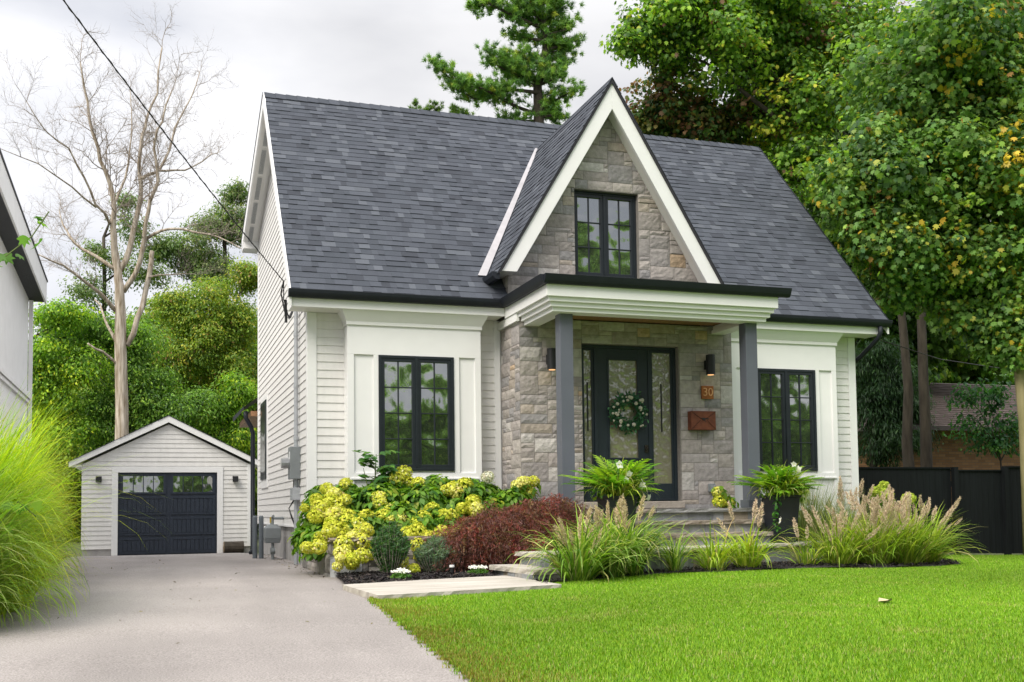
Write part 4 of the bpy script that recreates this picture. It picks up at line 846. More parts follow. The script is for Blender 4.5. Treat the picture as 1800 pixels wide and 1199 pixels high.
A = Vector((-.35, .21, 3.47)); B = Vector((-2.55, -12.2, 1.85)); B = Vector((-3.06, -6.0, 4.655)); dr_ = B-A
pts = [A+dr_*t-Vector((0, 0, .18*4*t*(1-t)))*.25 for t in [k/14 for k in range(22)]]
MB().tube(pts, .007, 6).build('wire', BLACK, cb)
mb = MB(); off = [Vector((.009*math.cos(i*1.1), 0, .009*math.sin(i*1.1))) for i in range(200)]
fine = [A+dr_*t-Vector((0, 0, .18*4*t*(1-t)))*.25 for t in [k/120 for k in range(180)]]
mb.tube([p+off[i] for i, p in enumerate(fine)], .004, 5); mb.build('twisted_wire', BLACK, cb)
mb = MB(); mb.tube([(-.35, .21, 3.47), (-.38, .3, 3.3), (-.3, .5, 3.05), (-.18, .75, 3.0), (-.1, .9, 3.2), (-.06, 1.02, 3.36)], .012, 5); mb.tube([(-.35, .21, 3.47), (-.34, .28, 3.2), (-.22, .6, 2.95), (-.1, .9, 3.28)], .009, 5)
mb.tube([(-.25, .75, 2.92), (-.25, .75, 3.12)], .022, 6); mb.tube([(-.3, .35, 2.95), (-.31, .3, 3.2)], .022, 6); mb.build('drip_loop', BLACK, cb)
c2 = thing('thin_wire', (10.4, 3, 3.4), 'thin dark wire running from the right eave into the trees', 'cable')
MB().tube([(10.3, .0, 3.0), (14, 2.5, 3.05), (18, 5, 3.3), (24, 9, 4.0)], .010, 5).build('wire', BLACK, c2)
pl = thing('path_light', (1.33, -3.4, -.93), 'tiny black path light in the dark mulch in front of the lavender', 'path light')
MB().tube([(1.33, -3.4, -.98), (1.33, -3.4, -.83)], .022, 10).build('stake', BLACK, pl); MB().tube([(1.33, -3.4, -.828), (1.33, -3.4, -.80)], .032, 12).build('lamp_cap', TRIM, pl)
mb = MB(); mb.add([(3.823, -8.497, -.955), (3.879, -8.553, -.945), (3.956, -8.511, -.93), (3.991, -8.469, -.955), (3.949, -8.441, -.945), (3.886, -8.427, -.93), (3.900, -8.490, -.97)], [(0, 1, 6), (1, 2, 6), (2, 3, 6), (3, 4, 6), (4, 5, 6), (5, 0, 6)])
tag(mb.build('fallen_leaf', mat('dry tan leaf', (.50, .42, .25), .7, .15, 20)), 'single dry tan leaf lying on the bright lawn', 'leaf')
# ================================================================== SHRUBS AND FLOWERS
H = [(0.43, -0.81, 0.29), (0.14, -0.92, 0.22), (0.22, -1.12, 0.1), (0.14, -1.29, -0.01), (0.22, -1.31, -0.02), (-0.04, -1.2, 0.05), (-0.03, -1.38, -0.07), (-0.12, -1.57, -0.18), (0.15, -1.52, -0.15), (0.25, -1.53, -0.16), (0.31, -1.7, -0.26), (0.43, -1.79, -0.31), (0.58, -1.59, -0.2), (0.08, -1.85, -0.34), (0.15, -1.94, -0.39), (-0.03, -2.03, -0.44), (-0.17, -2.27, -0.57), (0.82, -1.14, 0.07), (0.85, -1.26, 0.0), (0.53, -1.88, -0.37), (0.3, -2.09, -0.48), (0.16, -2.24, -0.55), (0.42, -2.16, -0.52), (0.09, -2.56, -0.67), (0.18, -2.69, -0.74), (0.33, -2.62, -0.69), (1.02, -1.4, -0.09), (0.91, -1.5, -0.14), (0.82, -1.59, -0.2), (1.04, -1.66, -0.25), (0.82, -2.66, -0.77), (1.21, -0.7, 0.36), (1.35, -0.6, 0.45), (1.53, -0.79, 0.3), (1.58, -1.4, -0.1), (1.41, -1.61, -0.22), (1.27, -1.74, -0.29), (2.02, -0.94, 0.2), (2.06, -1.01, 0.15), (2.24, -0.85, 0.26), (2.05, -1.38, -0.09), (2.25, -1.24, 0.0), (2.23, -1.4, -0.1), (1.8, -1.59, -0.21), (1.25, -1.94, -0.41), (1.09, -2.02, -0.45), (1.38, -2.09, -0.5), (1.17, -2.24, -0.58), (1.59, -1.98, -0.44), (1.6, -2.13, -0.52), (1.54, -2.27, -0.6), (1.76, -2.02, -0.46)]
def ball(pal, r=.118, n=340):
    d = sph(n); d[:, 2] *= .85; c = d*r*(.82+.22*rng.random((n, 1)))
    V, F, K = leaves(c, d+rng.normal(size=(n, 3))*.35, r*.34*(.7+.6*rng.random(n)), jit(pick(pal, n), .14), 'petal'); me = npmesh('flower_head', V, [F], K); me.materials.append(PETAL); return me
FH = [ball([(.62, .63, .06, 4), (.72, .72, .13, 3), (.50, .55, .05, 2.5), (.78, .76, .34, .8)]), ball([(.58, .61, .05, 4), (.72, .72, .10, 3), (.44, .51, .04, 2.5)]), ball([(.76, .75, .22, 4), (.66, .67, .09, 3), (.72, .58, .26, .6)])]
FHG = [ball([(.40, .50, .05, 4), (.52, .60, .08, 3), (.30, .40, .04, 2)])]
HW = ball([(.78, .78, .66, 4), (.7, .7, .5, 2)])
HG = [(.09, .21, .02, 4), (.14, .29, .022, 4), (.21, .37, .03, 3), (.05, .13, .018, 1.5), (.34, .42, .04, 1)]
def bush(blobs, pal, n, size, kind, spread=.9, down=.5, parent=None, name='foliage', m=None, shell=.25):
    P = []; tot = sum(b[3]**2 for b in blobs)
    for (x, y, z, R) in blobs:
        k = int(n*R*R/tot); d = sph(k); d[:, 2] = np.where(d[:, 2] < -.5, -d[:, 2], d[:, 2]); r = R*(1-shell+shell*rng.random((k, 1)))*(.92+.16*rng.random((k, 1)))
        c = np.array((x, y, z))+d*r*np.array((1, .9, .9)); nn = d+np.array((0, 0, .5))+rng.normal(size=(k, 3))*.4
        P.append(leaves(c, nn, size*(.6+.7*rng.random(k)), jit(pick(pal, k), .2), kind, d+np.array((0, 0, -down*2))))
    V, F, K = join(P); return link(name, npmesh(name, V, F, K), m or LEAF, parent)
hy = [((.25, -1.6, -.5), [(.1, -1.3, -.25, .42), (.35, -1.9, -.5, .42), (-.05, -1.95, -.6, .35), (.4, -1.1, -.05, .38), (.1, -.8, 0, .3), (-.2, -1.6, -.55, .28)], (-9, .5), 'yellow headed hydrangea spilling over the driveway corner of the planter wall'),
      ((.9, -1.5, -.5), [(.8, -1.3, -.1, .42), (1.0, -1.8, -.4, .45), (1.05, -.9, .05, .40), (.65, -1.9, -.45, .35), (1.35, -.85, .12, .3)], (.5, 1.2), 'yellow headed hydrangea below the white bay window behind the dark green shrub'),
      ((1.5, -1.5, -.5), [(1.45, -1.3, -.1, .42), (1.6, -1.8, -.45, .42), (1.75, -1.0, .02, .42), (1.3, -2.0, -.5, .38)], (1.2, 1.85), 'yellow headed hydrangea behind the round lavender'),
      ((2.2, -1.1, -.5), [(2.15, -1.1, -.05, .42), (2.5, -1.0, -.02, .36), (1.95, -1.4, -.3, .4), (2.6, -1.3, -.25, .4), (2.35, -.8, .12, .28), (2.85, -1.3, -.1, .34)], (1.85, 9), 'yellow headed hydrangea against the bay between the window and the stone wall')]
for loc, bl, (xa, xb), lb in hy:
    h = thing('hydrangea', loc, lb, 'hydrangea', 'hydrangeas in the raised planter')
    bush(bl, HG, 3600, .12, 'leaf', parent=h)
    mb = MB()
    for p in H:
        if xa <= p[0] < xb:
            mb.tube([loc, tuple((loc[i]+p[i])/2+(0, 0, .06)[i] for i in range(3)), p], [.01, .008, .005], 5); p = tuple(Vector(p)+(camo.matrix_world.translation-Vector(p)).normalized()*.38); placed('flower_head', random.choice(FH), None, h, p, (random.random()*.6, random.random()*.6, random.random()*6), random.uniform(.85, 1.15))
            for _ in range(2):
                if random.random() < .75: q = (p[0]+random.uniform(-.2, .2), p[1]+random.uniform(-.1, .25), p[2]+random.uniform(-.16, .1)); placed('flower_head', random.choice(FH), None, h, q, (0, 0, random.random()*6), random.uniform(.55, .9))
    if xb == 9: placed('flower_head', HW, None, h, (2.5, -1.2, .38), (0, 0, 0), .85); mb.tube([loc, (2.5, -1.2, .38)], .006, 5)
    mb.build('stem', STEM, h)
for loc, pts, lb in (((3.1, -1.25, -.6), [(3.22, -1.2, .31), (3.16, -1.2, .14), (3.06, -1.2, .29), (2.96, -1.2, .25)], 'leggy hydrangea with few yellow heads in front of the stone wall corner'),
                     ((6.5, -1.7, -.13), [(6.09, -1.7, .13), (6.12, -1.7, -.02), (6.28, -1.68, -.06)], 'faded yellow hydrangea heads on the porch beside the right column base'),
                     ((9.55, -1.0, -1.0), [(9.73, -1.0, .22), (9.5, -1.1, .12)], 'green hydrangea head standing alone by the right house corner'),
                     ((9.3, -1.9, -1.0), [(9.35, -2.1, -.02), (9.0, -2.0, .05)], 'lime hydrangea head rising behind the tall feathery grass'),
                     ((7.5, -1.5, -1.0), [(7.55, -1.4, .16), (7.95, -1.2, .12), (7.3, -1.5, .1)], 'pale green hydrangea under the right bay window')):
    h = thing('hydrangea', loc, lb, 'hydrangea'); mb = MB(); lv = []
    for p in pts:
        b0 = (loc[0]+(p[0]-loc[0])*.4, loc[1], loc[2]); mb.tube([b0, ((b0[0]+p[0])/2, p[1], (b0[2]+p[2])/2+.02), p], [.01, .008, .005], 5); placed('flower_head', random.choice(FHG if 'lime' in lb or 'green' in lb else FH), None, h, p, (0, 0, random.random()*6), random.uniform(.75, 1.05))
        for t in (.35, .5, .65, .8, .9): lv.append((b0[0]+(p[0]-b0[0])*t, p[1], b0[2]+(p[2]-b0[2])*t, .13))
    mb.build('stem', STEM, h); bush(lv, HG, 26*len(pts)*5//3, .13, 'leaf', parent=h)
# shrub with compound leaves in front of the window
rs_ = thing('tall_green_shrub', (.83, -1.0, -.5), 'slender shrub with dark compound leaves in front of the left window', 'shrub'); mb = MB(); C = []; NN = []; TP = []
for k in range(38):
    z0 = random.uniform(.0, .70); a = random.random()*6.283; L = random.uniform(.20, .36); b0 = Vector((.83+.02*math.cos(a), -1.0, z0)); d = Vector((math.cos(a), math.sin(a)*.7, .28)).normalized(); e_ = b0+d*L+Vector((0, 0, -.03)); mb.tube([b0, (b0+e_)/2+Vector((0, 0, .03)), e_], [.005, .004, .003], 4)
    sd2 = d.cross(Vector((0, 0, 1))).normalized()
    for t in (.35, .6, .85):
        for s_ in (-1, 1): C.append(b0.lerp(e_, t)+sd2*s_*.04+Vector((0, 0, .02))); NN.append((sd2.x*.2, sd2.y*.2-.3, 1)); TP.append(d*.5+sd2*s_)
    C.append(e_); NN.append((0, -.3, 1)); TP.append(d)
mb.tube([(.83, -1, -.5), (.82, -1, .1), (.85, -1, .72)], [.016, .012, .006], 6); mb.tube([(.83, -1, -.2), (.72, -1, .25), (.66, -1, .52)], [.01, .008, .004], 6); mb.build('stem', STEM, rs_)
n = len(C); V, F, K = leaves(np.array(C), np.array(NN)+rng.normal(size=(n, 3))*.2, .125+.04*rng.random(n), jit(pick([(.06, .16, .04, 3), (.09, .22, .045, 2), (.13, .27, .04, 1)], n), .15), 'leaf', np.array([tuple(t) for t in TP])); link('foliage', npmesh('foliage', V, [F], K), LEAF, rs_)
# upright dark shrub, lavender
def spiky(name, loc, w_, hgt, n, pal, lb, cat, nst, fan=.5, lsz=.045):
    o = thing(name, loc, lb, cat); mb = MB(); C = []; NN = []; TP = []
    for k in range(nst):
        a = random.random()*6.283; f = random.random()**.6; tip = Vector((loc[0]+math.cos(a)*w_*f, loc[1]+math.sin(a)*w_*f*.8, loc[2]+hgt*(1-.45*f*f)*random.uniform(.85, 1.05))); b0 = Vector((loc[0]+math.cos(a)*w_*f*fan*.5, loc[1]+math.sin(a)*w_*f*fan*.4, loc[2])); mb.tube([b0, b0.lerp(tip, .5)+Vector((math.cos(a), math.sin(a), 0))*.02, tip], [.006, .004, .002], 4)
        for j in range(n//nst):
            t = .12+.9*random.random(); q = random.random()*6.283; r_ = Vector((math.cos(q), math.sin(q), random.uniform(.3, 1.2))); C.append(b0.lerp(tip, t)+r_*.014); NN.append((math.sin(q), -math.cos(q), .4)); TP.append(r_)
    mb.build('stem', TWIG, o); m_ = len(C); V, F, K = leaves(np.array(C), np.array(NN)+rng.normal(size=(m_, 3))*.3, lsz*(.7+.6*rng.random(m_)), jit(pick(pal, m_), .2), 'slim', np.array([tuple(t) for t in TP])); V = V.reshape(m_, 4, 3); link('foliage', npmesh('foliage', V.reshape(-1, 3), [F], K), LEAF, o); return o
spiky('upright_shrub', (.62, -3.05, -.93), .27, .66, 11000, [(.06, .15, .05, 4), (.085, .20, .06, 3), (.15, .27, .07, 1.2)], 'upright fine leaved dark green shrub in front of the low stone wall', 'shrub', 150, .6, .065)
spiky('lavender', (1.25, -2.95, -.93), .31, .46, 11000, [(.17, .26, .16, 4), (.22, .32, .21, 3), (.10, .18, .09, 2)], 'rounded grey green lavender bush in the dark mulch', 'lavender', 190, .9, .06)
for loc, lb in (((.55, -3.95, -.93), 'small white alyssum clump in the mulch below the upright dark shrub'), ((1.62, -3.55, -.93), 'small white alyssum clump in the mulch near the first stone step')):
    o = thing('alyssum', loc, lb, 'flower'); n = 260; a = rng.random(n)*6.283; r_ = .13*rng.random(n)**.5; c = np.array(loc)+np.column_stack([np.cos(a)*r_, np.sin(a)*r_, .02+.09*rng.random(n)*(1-r_/.2)])
    V, F, K = leaves(c, rng.normal(size=(n, 3))+np.array((0, 0, 1)), .045*(.6+.6*rng.random(n)), jit(pick([(.08, .2, .03, 2), (.13, .26, .05, 1)], n), .2), 'leaf'); link('foliage', npmesh('foliage', V, [F], K), LEAF, o)
    n = 120; a = rng.random(n)*6.283; r_ = .12*rng.random(n)**.5; c = np.array(loc)+np.column_stack([np.cos(a)*r_, np.sin(a)*r_, .09+.06*rng.random(n)*(1-r_/.16)]); V, F, K = leaves(c, rng.normal(size=(n, 3))*.5+np.array((0, -.5, 1)), .03*(.7+.5*rng.random(n)), jit(pick([(.82, .82, .76, 1)], n), .05), 'petal'); tag(link('blossoms', npmesh('blossoms', V, [F], K), PETAL, o), kind='stuff')
# weeping red laceleaf maple
rm = thing('red_laceleaf_maple', (2.3, -2.3, -.96), 'weeping dark red laceleaf maple mounded between the hydrangeas and the stone steps', 'shrub')
RB = [(1.85, -2.75, -.52, .50), (2.3, -2.75, -.40, .52), (2.7, -2.6, -.30, .48), (3.05, -2.55, -.16, .34), (2.1, -3.0, -.72, .38), (2.45, -3.1, -.66, .34), (1.6, -2.9, -.68, .3), (2.75, -2.9, -.52, .34)]
P = []
for i, (x, y, z, R) in enumerate(RB):
    ns = int(430*R*R/.25); d = sph(ns); d[:, 2] = abs(d[:, 2])*.95-.2; r = R*(.58+.42*rng.random((ns, 1))+.35*rng.random((ns, 1))**4); c = np.array((x, y, z))+d*r*np.array((1, .85, .75))
    pal = [(.22, .085, .072, 4), (.15, .07, .058, 4), (.31, .08, .075, 2.4), (.25, .16, .09, 1.6)] if i < 4 else [(.18, .07, .06, 4), (.13, .06, .048, 3), (.36, .07, .065, 2.5 if i in (5, 7) else .5)]
    col = pick(pal, ns); L = .12+.26*rng.random(ns); k = 26; t = np.tile(np.linspace(0, 1, k), ns)[:, None]; D = np.repeat(unit(d*np.array((1, 1, .3))+rng.normal(size=(ns, 3))*.3), k, 0); LL = np.repeat(L, k)[:, None]
    cc = np.repeat(c, k, 0)+D*LL*t+np.array((0, 0, -1))*LL*t*t*.9+rng.normal(size=(ns*k, 3))*.018
    tipd = D*.8+np.array((0, 0, -1.0))*(.4+t)+rng.normal(size=(ns*k, 3))*.45
    P.append(leaves(cc, rng.normal(size=(ns*k, 3))+np.array((0, 0, .6)), .055*(.5+.9*rng.random(ns*k)), jit(np.repeat(col, k, 0), .28), 'slim', tipd))
V, F, K = join(P); link('foliage', npmesh('foliage', V, F, K), LEAF, rm)
mb = MB()
for k in range(14):
    x, y, z, R = RB[k % len(RB)]; mb.tube([(2.3, -2.5, -.96), (2.3, -2.5, -.5), ((2.3+x)/2, (y-2.5)/2, z+.1), (x+random.uniform(-.2, .2), y, z+R*.3)], [.04, .03, .015, .006], 5)
mb.build('branches', BARKD, rm)
# ------------------------------------------------------------------ grasses
def blades(base, n, rad, hgt, lean, droop, wid, pal, segs=6, hv=.3, up0=0.0, reach=None):
    a = rng.random(n)*6.283; r = rad*np.sqrt(rng.random(n)); L = hgt*(1-hv+2*hv*rng.random(n))*.5*2
    b0 = np.array(base)+np.column_stack([np.cos(a)*r, np.sin(a)*r, np.zeros(n)]); az = a+rng.normal(size=n)*.6
    th = up0+lean*rng.random(n)*(.3+.7*r/max(rad, 1e-6)); dr = droop*(.35+1.0*rng.random(n)); p = b0.copy(); pts = [p.copy()]
    for s in range(segs):
        t = (s+.5)/segs; an = th+dr*t**1.7; st_ = (L/segs)[:, None]*np.column_stack([np.sin(an)*np.cos(az), np.sin(an)*np.sin(az), np.cos(an)]); p = p+st_; pts.append(p.copy())
    if reach is not None:                              # the clump stays off the drive but for a few wisps
        ok = (pts[-1][:, 0] < base[0]+reach) & (np.max([q[:, 0] for q in pts], 0) < base[0]+reach) | (rng.random(n) < .02); n = int(ok.sum()); az = az[ok]; pts = [q[ok] for q in pts]
    side = np.column_stack([-np.sin(az), np.cos(az), np.zeros(n)])+rng.normal(size=(n, 3))*.25; V = np.zeros((n, segs+1, 2, 3)); k = jit(pick(pal, n), .18); K = np.zeros((n, segs+1, 2, 3))
    for s in range(segs+1):
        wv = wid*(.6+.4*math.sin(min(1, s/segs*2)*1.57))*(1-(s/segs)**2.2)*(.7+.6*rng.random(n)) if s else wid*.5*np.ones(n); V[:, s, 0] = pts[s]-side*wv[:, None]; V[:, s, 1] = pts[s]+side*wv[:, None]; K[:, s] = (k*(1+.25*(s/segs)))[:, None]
    i0 = np.arange(n)[:, None]*(segs+1)*2+np.arange(segs)[None]*2; F = np.stack([i0, i0+1, i0+3, i0+2], -1).reshape(-1, 4)
    return V.reshape(-1, 3), [F], K.reshape(-1, 3), pts
def plume_mesh(L, R, pal, n=170):
    t = rng.random(n); prof = np.sin(np.clip(t*.95+.05, 0, 1)*np.pi)**.7*(1-.45*t); a = rng.random(n)*6.283; c = np.column_stack([np.cos(a)*R*prof*.7, np.sin(a)*R*prof*.7, t*L]); tip = np.column_stack([np.cos(a)*.75, np.sin(a)*.75, np.ones(n)])
    V, F, K = leaves(c, np.column_stack([-np.sin(a), np.cos(a), np.zeros(n)])+rng.normal(size=(n, 3))*.4, (L*.20)*(.5+.7*rng.random(n)), jit(pick(pal, n), .14), 'slim', tip); me = npmesh('plume', V, [F], K); me.materials.append(PLUME); return me
PP = [(.66, .54, .38, 4), (.76, .64, .47, 3), (.54, .41, .29, 2)]
PL = [plume_mesh(.26, .040, PP, 160), plume_mesh(.19, .032, PP, 120), plume_mesh(.30, .043, PP, 180)]
PLG = [plume_mesh(.28, .040, [(.66, .55, .34, 3), (.56, .47, .26, 3), (.74, .64, .44, 1)], 150), plume_mesh(.22, .034, [(.60, .50, .32, 3), (.52, .43, .25, 3)], 120)]
GY = [(.20, .31, .03, 4), (.29, .39, .04, 3), (.42, .48, .09, 2), (.11, .19, .025, 1.5), (.46, .40, .16, .7)]
GD = [(.13, .24, .03, 4), (.22, .34, .045, 3), (.44, .50, .15, 2.4), (.06, .13, .02, 1.5), (.44, .40, .18, .7)]
GL = [(.34, .46, .04, 4), (.26, .40, .035, 3), (.46, .52, .07, 2), (.2, .3, .03, 1), (.45, .36, .16, .8)]
def grass(name, loc, n, rad, hgt, lean, droop, wid, pal, lb, plumes=0, pl=None, ph=1.0, pspread=.35, pv=.15, segs=6, plean=.25, grp='ornamental grasses in the front bed'):
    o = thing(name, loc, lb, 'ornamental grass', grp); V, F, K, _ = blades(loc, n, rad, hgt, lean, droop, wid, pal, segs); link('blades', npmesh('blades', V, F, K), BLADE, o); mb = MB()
    for k in range(plumes):
        a = random.random()*6.283; f = random.random()**.5; tilt = plean*f*random.uniform(.5, 1.3); z = ph*random.uniform(1-pv, 1+pv); b0 = Vector((loc[0]+math.cos(a)*rad*f*.7, loc[1]+math.sin(a)*rad*f*.7, loc[2])); d = Vector((math.sin(tilt)*math.cos(a), math.sin(tilt)*math.sin(a), math.cos(tilt))); e_ = b0+d*z; mid = b0.lerp(e_, .5)-Vector((d.x, d.y, 0))*.05
        mb.tube([b0, mid, e_], [.004, .003, .002], 4); q = (d+Vector((d.x, d.y, 0))*.6).normalized().to_track_quat('Z', 'X').to_euler(); placed('plume', random.choice(pl or PL), None, o, e_-d*.04, q, random.uniform(.8, 1.15))
    if plumes: mb.build('stalk', mat('tan stalk', (.40, .33, .16), .7, .2, 10), o)
    return o
gz = lambda x, y: G(x, y)+.02
grass('fountain_grass', (2.45, -4.85, gz(2.45, -4.85)), 300, .18, .82, .95, 2.4, .0115, GD, 'arching fountain grass clump hanging over the end of the first stone step', 9, PLG, .56, plean=.6)
grass('fountain_grass', (2.95, -4.55, gz(2.95, -4.5)), 300, .18, .86, .7, 2.2, .0115, GD, 'tall fountain grass clump with tan plumes left of the planter', 9, PLG, .66, plean=.25)
grass('fountain_grass', (3.32, -4.33, gz(3.45, -4.3)), 300, .18, .86, .65, 2.2, .0115, GD, 'tall fountain grass clump with tan plumes in front of the left planter', 8, PLG, .70, plean=.25)
grass('fountain_grass', (4.08, -4.12, gz(4.1, -4.1)), 80, .07, .60, .7, 1.7, .010, GD, 'thin dark green grass tuft alone on the mulch in front of the steps', 0)
grass('fountain_grass', (4.72, -3.98, gz(4.7, -3.95)), 110, .12, .66, .95, 2.1, .011, GL, 'bright yellow green grass clump in front of the middle of the steps', 0)
grass('fountain_grass', (5.32, -3.85, gz(5.3, -3.8)), 140, .15, .68, .95, 2.1, .011, GL, 'yellow green grass clump with two brown plumes in front of the right planter', 4, PL, .62, plean=.35)
grass('fountain_grass', (6.38, -3.62, gz(6.4, -3.6)), 70, .12, .48, .95, 1.8, .010, GY, 'short sparse grass clump between the yellow clump and the big feathery grasses', 2, PL, .5)
grass('feather_grass', (6.95, -3.55, gz(7, -3.5)), 330, .2, .75, 1.0, 1.6, .009, GY, 'feathery grass clump with pink tan plumes, nearest to the right planter', 21, PL, .58, pv=.28, plean=.5)
grass('feather_grass', (7.55, -3.5, gz(7.5, -3.5)), 400, .22, .85, .9, 1.6, .009, GY, 'dense feathery grass clump in front of the right bay corner', 31, PL, .70, pv=.28, plean=.42)
grass('feather_grass', (8.15, -3.4, gz(8.1, -3.4)), 400, .22, .88, .9, 1.6, .009, GY, 'tallest feathery grass clump in front of the dark fence', 31, PL, .74, pv=.28, plean=.42)
grass('feather_grass', (8.75, -3.1, gz(8.7, -3.1)), 360, .22, .82, 1.05, 1.7, .009, GY, 'arching feathery grass clump at the lawn end of the bed', 23, PL, .70, pv=.28, plean=.65)
grass('grey_grass', (7.45, -2.0, gz(7.5, -2)), 900, .32, 1.15, .5, .5, .004, [(.14, .20, .06, 3), (.20, .26, .09, 3), (.28, .27, .14, 2)], 'soft grey green grass under the right bay window behind the planter', 0)
grass('grey_grass', (8.25, -1.9, gz(8.2, -1.9)), 700, .3, .98, .5, .6, .004, [(.14, .20, .06, 3), (.20, .26, .09, 3), (.30, .28, .15, 2)], 'soft grey green grass near the right house corner', 14, PL, .95, plean=.3)
MG = [(.28, .42, .018, 4), (.38, .50, .02, 3.5), (.17, .30, .018, 2.5), (.50, .54, .03, 2)]
MO = [(.36, .34, .03, 3), (.42, .28, .05, 2), (.30, .36, .03, 3), (.46, .38, .06, 1)]
def misc(loc, n, rad, hgt, lean, droop, pal, lb, wid=.0046, reach=1.12):
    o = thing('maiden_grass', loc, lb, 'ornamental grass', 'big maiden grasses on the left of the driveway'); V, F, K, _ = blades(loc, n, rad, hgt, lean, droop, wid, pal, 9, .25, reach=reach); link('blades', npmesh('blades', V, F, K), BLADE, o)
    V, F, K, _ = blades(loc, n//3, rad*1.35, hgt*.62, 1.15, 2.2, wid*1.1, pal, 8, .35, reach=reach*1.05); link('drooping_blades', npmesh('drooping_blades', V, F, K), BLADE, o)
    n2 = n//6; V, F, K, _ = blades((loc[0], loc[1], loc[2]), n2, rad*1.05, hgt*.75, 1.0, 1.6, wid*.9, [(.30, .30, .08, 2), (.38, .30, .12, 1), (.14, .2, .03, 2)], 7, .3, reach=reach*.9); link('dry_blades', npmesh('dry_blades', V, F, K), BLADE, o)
misc((-3.98, -5.6, -.98), 9500, .50, 1.95, .65, 1.95, MG, 'huge bright green maiden grass arching over the left edge of the driveway')
misc((-3.95, -7.0, -.99), 2600, .30, 1.4, .7, 1.8, [(.16, .28, .03, 4), (.24, .36, .06, 3), (.38, .44, .16, 1.4)], 'coarser maiden grass with long arching pale blades in the near left corner', .006)
misc((-4.25, -3.3, -.97), 5000, .38, 1.85, .55, 1.8, MG, 'green maiden grass standing behind the huge one at the left edge')
misc((-4.05, -.6, -.96), 4200, .36, 1.6, .45, 1.6, MO, 'maiden grass turning orange farther up the driveway, nearest to the garage', reach=.90)
# ------------------------------------------------------------------ planters on the landing
def planter(loc, lb, lp, seed):
    p = thing('planter', loc, lb, 'planter', 'tall dark planters beside the steps'); x, y, z = loc
    mb = MB(); mb.frust((x-.15, x+.15, y-.15, y+.15), z, (x-.205, x+.205, y-.205, y+.205), z+.66); mb.frust((x-.215, x+.215, y-.215, y+.215), z+.661, (x-.22, x+.22, y-.22, y+.22), z+.70); mb.build('pot', POT, p, bevel=.008); MB().box(x-.19, x+.19, y-.19, y+.19, z+.665, z+.704).build('soil', MULCH, p)
    o = thing('planter_plants', (x, y, z+.70), lp, 'plant', 'palms and flowers in the planters'); mb = MB(); C = []; NN = []; TP = []; S = []; KK = []
    for k in range(58):                                # palm fronds with paired leaflets
        a = random.random()*6.283; L = random.uniform(.45, .85)*(.9 if seed else 1); el = random.uniform(.70, 1.55); d = Vector((math.cos(a)*math.cos(el), math.sin(a)*math.cos(el), math.sin(el))); b0 = Vector((x, y, z+.68)); pts = [b0+d*L*t+Vector((math.cos(a)*.20*t*t, math.sin(a)*.20*t*t, -.24*t*t)) for t in [j/8 for j in range(9)]]; mb.tube(pts, [.006-.0005*j for j in range(9)], 4)
        cc = random.choice(((.12, .29, .02), (.19, .38, .025), (.27, .44, .03), (.09, .22, .02)))
        for j in range(2, 9):
            dd = (pts[j]-pts[j-1]).normalized(); sdv = dd.cross(Vector((0, 0, 1))).normalized()
            for s_ in (-1, 1):
                for q in (0, .5):
                    tp = (dd*.9+sdv*s_*.8+Vector((0, 0, -.15))).normalized(); l = .21*(1-abs(j-5)/8); C.append(pts[j-1].lerp(pts[j], q)+tp*l*.5); TP.append(tp); nv = tp.cross(dd); nv = nv if nv.z > 0 else -nv; NN.append(nv); S.append(l); KK.append(cc)
    mb.build('frond_rib', STEM, o); n = len(C); tip = np.array([tuple(t) for t in TP])*3; V, F, K = leaves(np.array([tuple(c) for c in C]), np.array([tuple(t) for t in NN]), np.array(S), jit(np.array(KK), .14), 'slim', tip); link('palm_leaves', npmesh('palm_leaves', V, [F], K), LEAF, o)
    bush([(x+.14, y-.12, z+.80, .22), (x-.14, y-.16, z+.78, .22), (x+.24, y-.05, z+.70, .17), (x, y-.1, z+.98, .2), (x-.26, y-.05, z+.72, .15)], [(.12, .28, .03, 3), (.22, .38, .035, 3), (.42, .50, .07, 1.8)], 520, .065, 'leaf', parent=o, name='trailing_leaves')
    V, F, K, _ = blades((x, y-.05, z+.69), 260, .18, .50, 1.2, 1.9, .008, [(.40, .46, .05, 3), (.22, .34, .03, 3), (.5, .5, .2, 1)], 6); link('yellow_blades', npmesh('yellow_blades', V, F, K), BLADE, o)
    mv = [(x+.2+.02*math.sin(k), y-.2, z+.72-.07*k) for k in range(8)] if seed else [(x+.28, y-.1, z+.7-.05*k) for k in range(4)]
    if seed: mv = [(x-.22+.02*math.sin(k), y-.22, z+.72-.075*k) for k in range(8)]
    bush([(*q, .05) for q in mv], [(.05, .17, .03, 2), (.08, .22, .03, 1)], 60, .08, 'leaf', parent=o, name='vine_leaves')
    d = sph(14); d[:, 2] *= .35; d = unit(d+np.array((0, -.5, 0)))
    for dx, dz in (((-.10, .46), (.03, .32), (.21, .20), (.22, .13), (.30, -.05), (-.02, .22)) if not seed else ((.02, .50), (.0, .36), (-.24, -.45), (.1, .42))):
        placed('white_flower', WF, None, o, (x+dx, y-.34, z+.72+dz*.85), (random.uniform(-.4, .4), random.uniform(-.4, .4), random.random()*6), random.uniform(.85, 1.1))
d5 = np.array([(math.cos(i*1.2566), -.25, math.sin(i*1.2566)) for i in range(5)]); V, F, K = leaves(d5*.03, np.tile((0, -1, 0), (5, 1))+d5*.3, np.full(5, .062), np.tile((.84, .84, .80), (5, 1)), 'petal', d5*4)
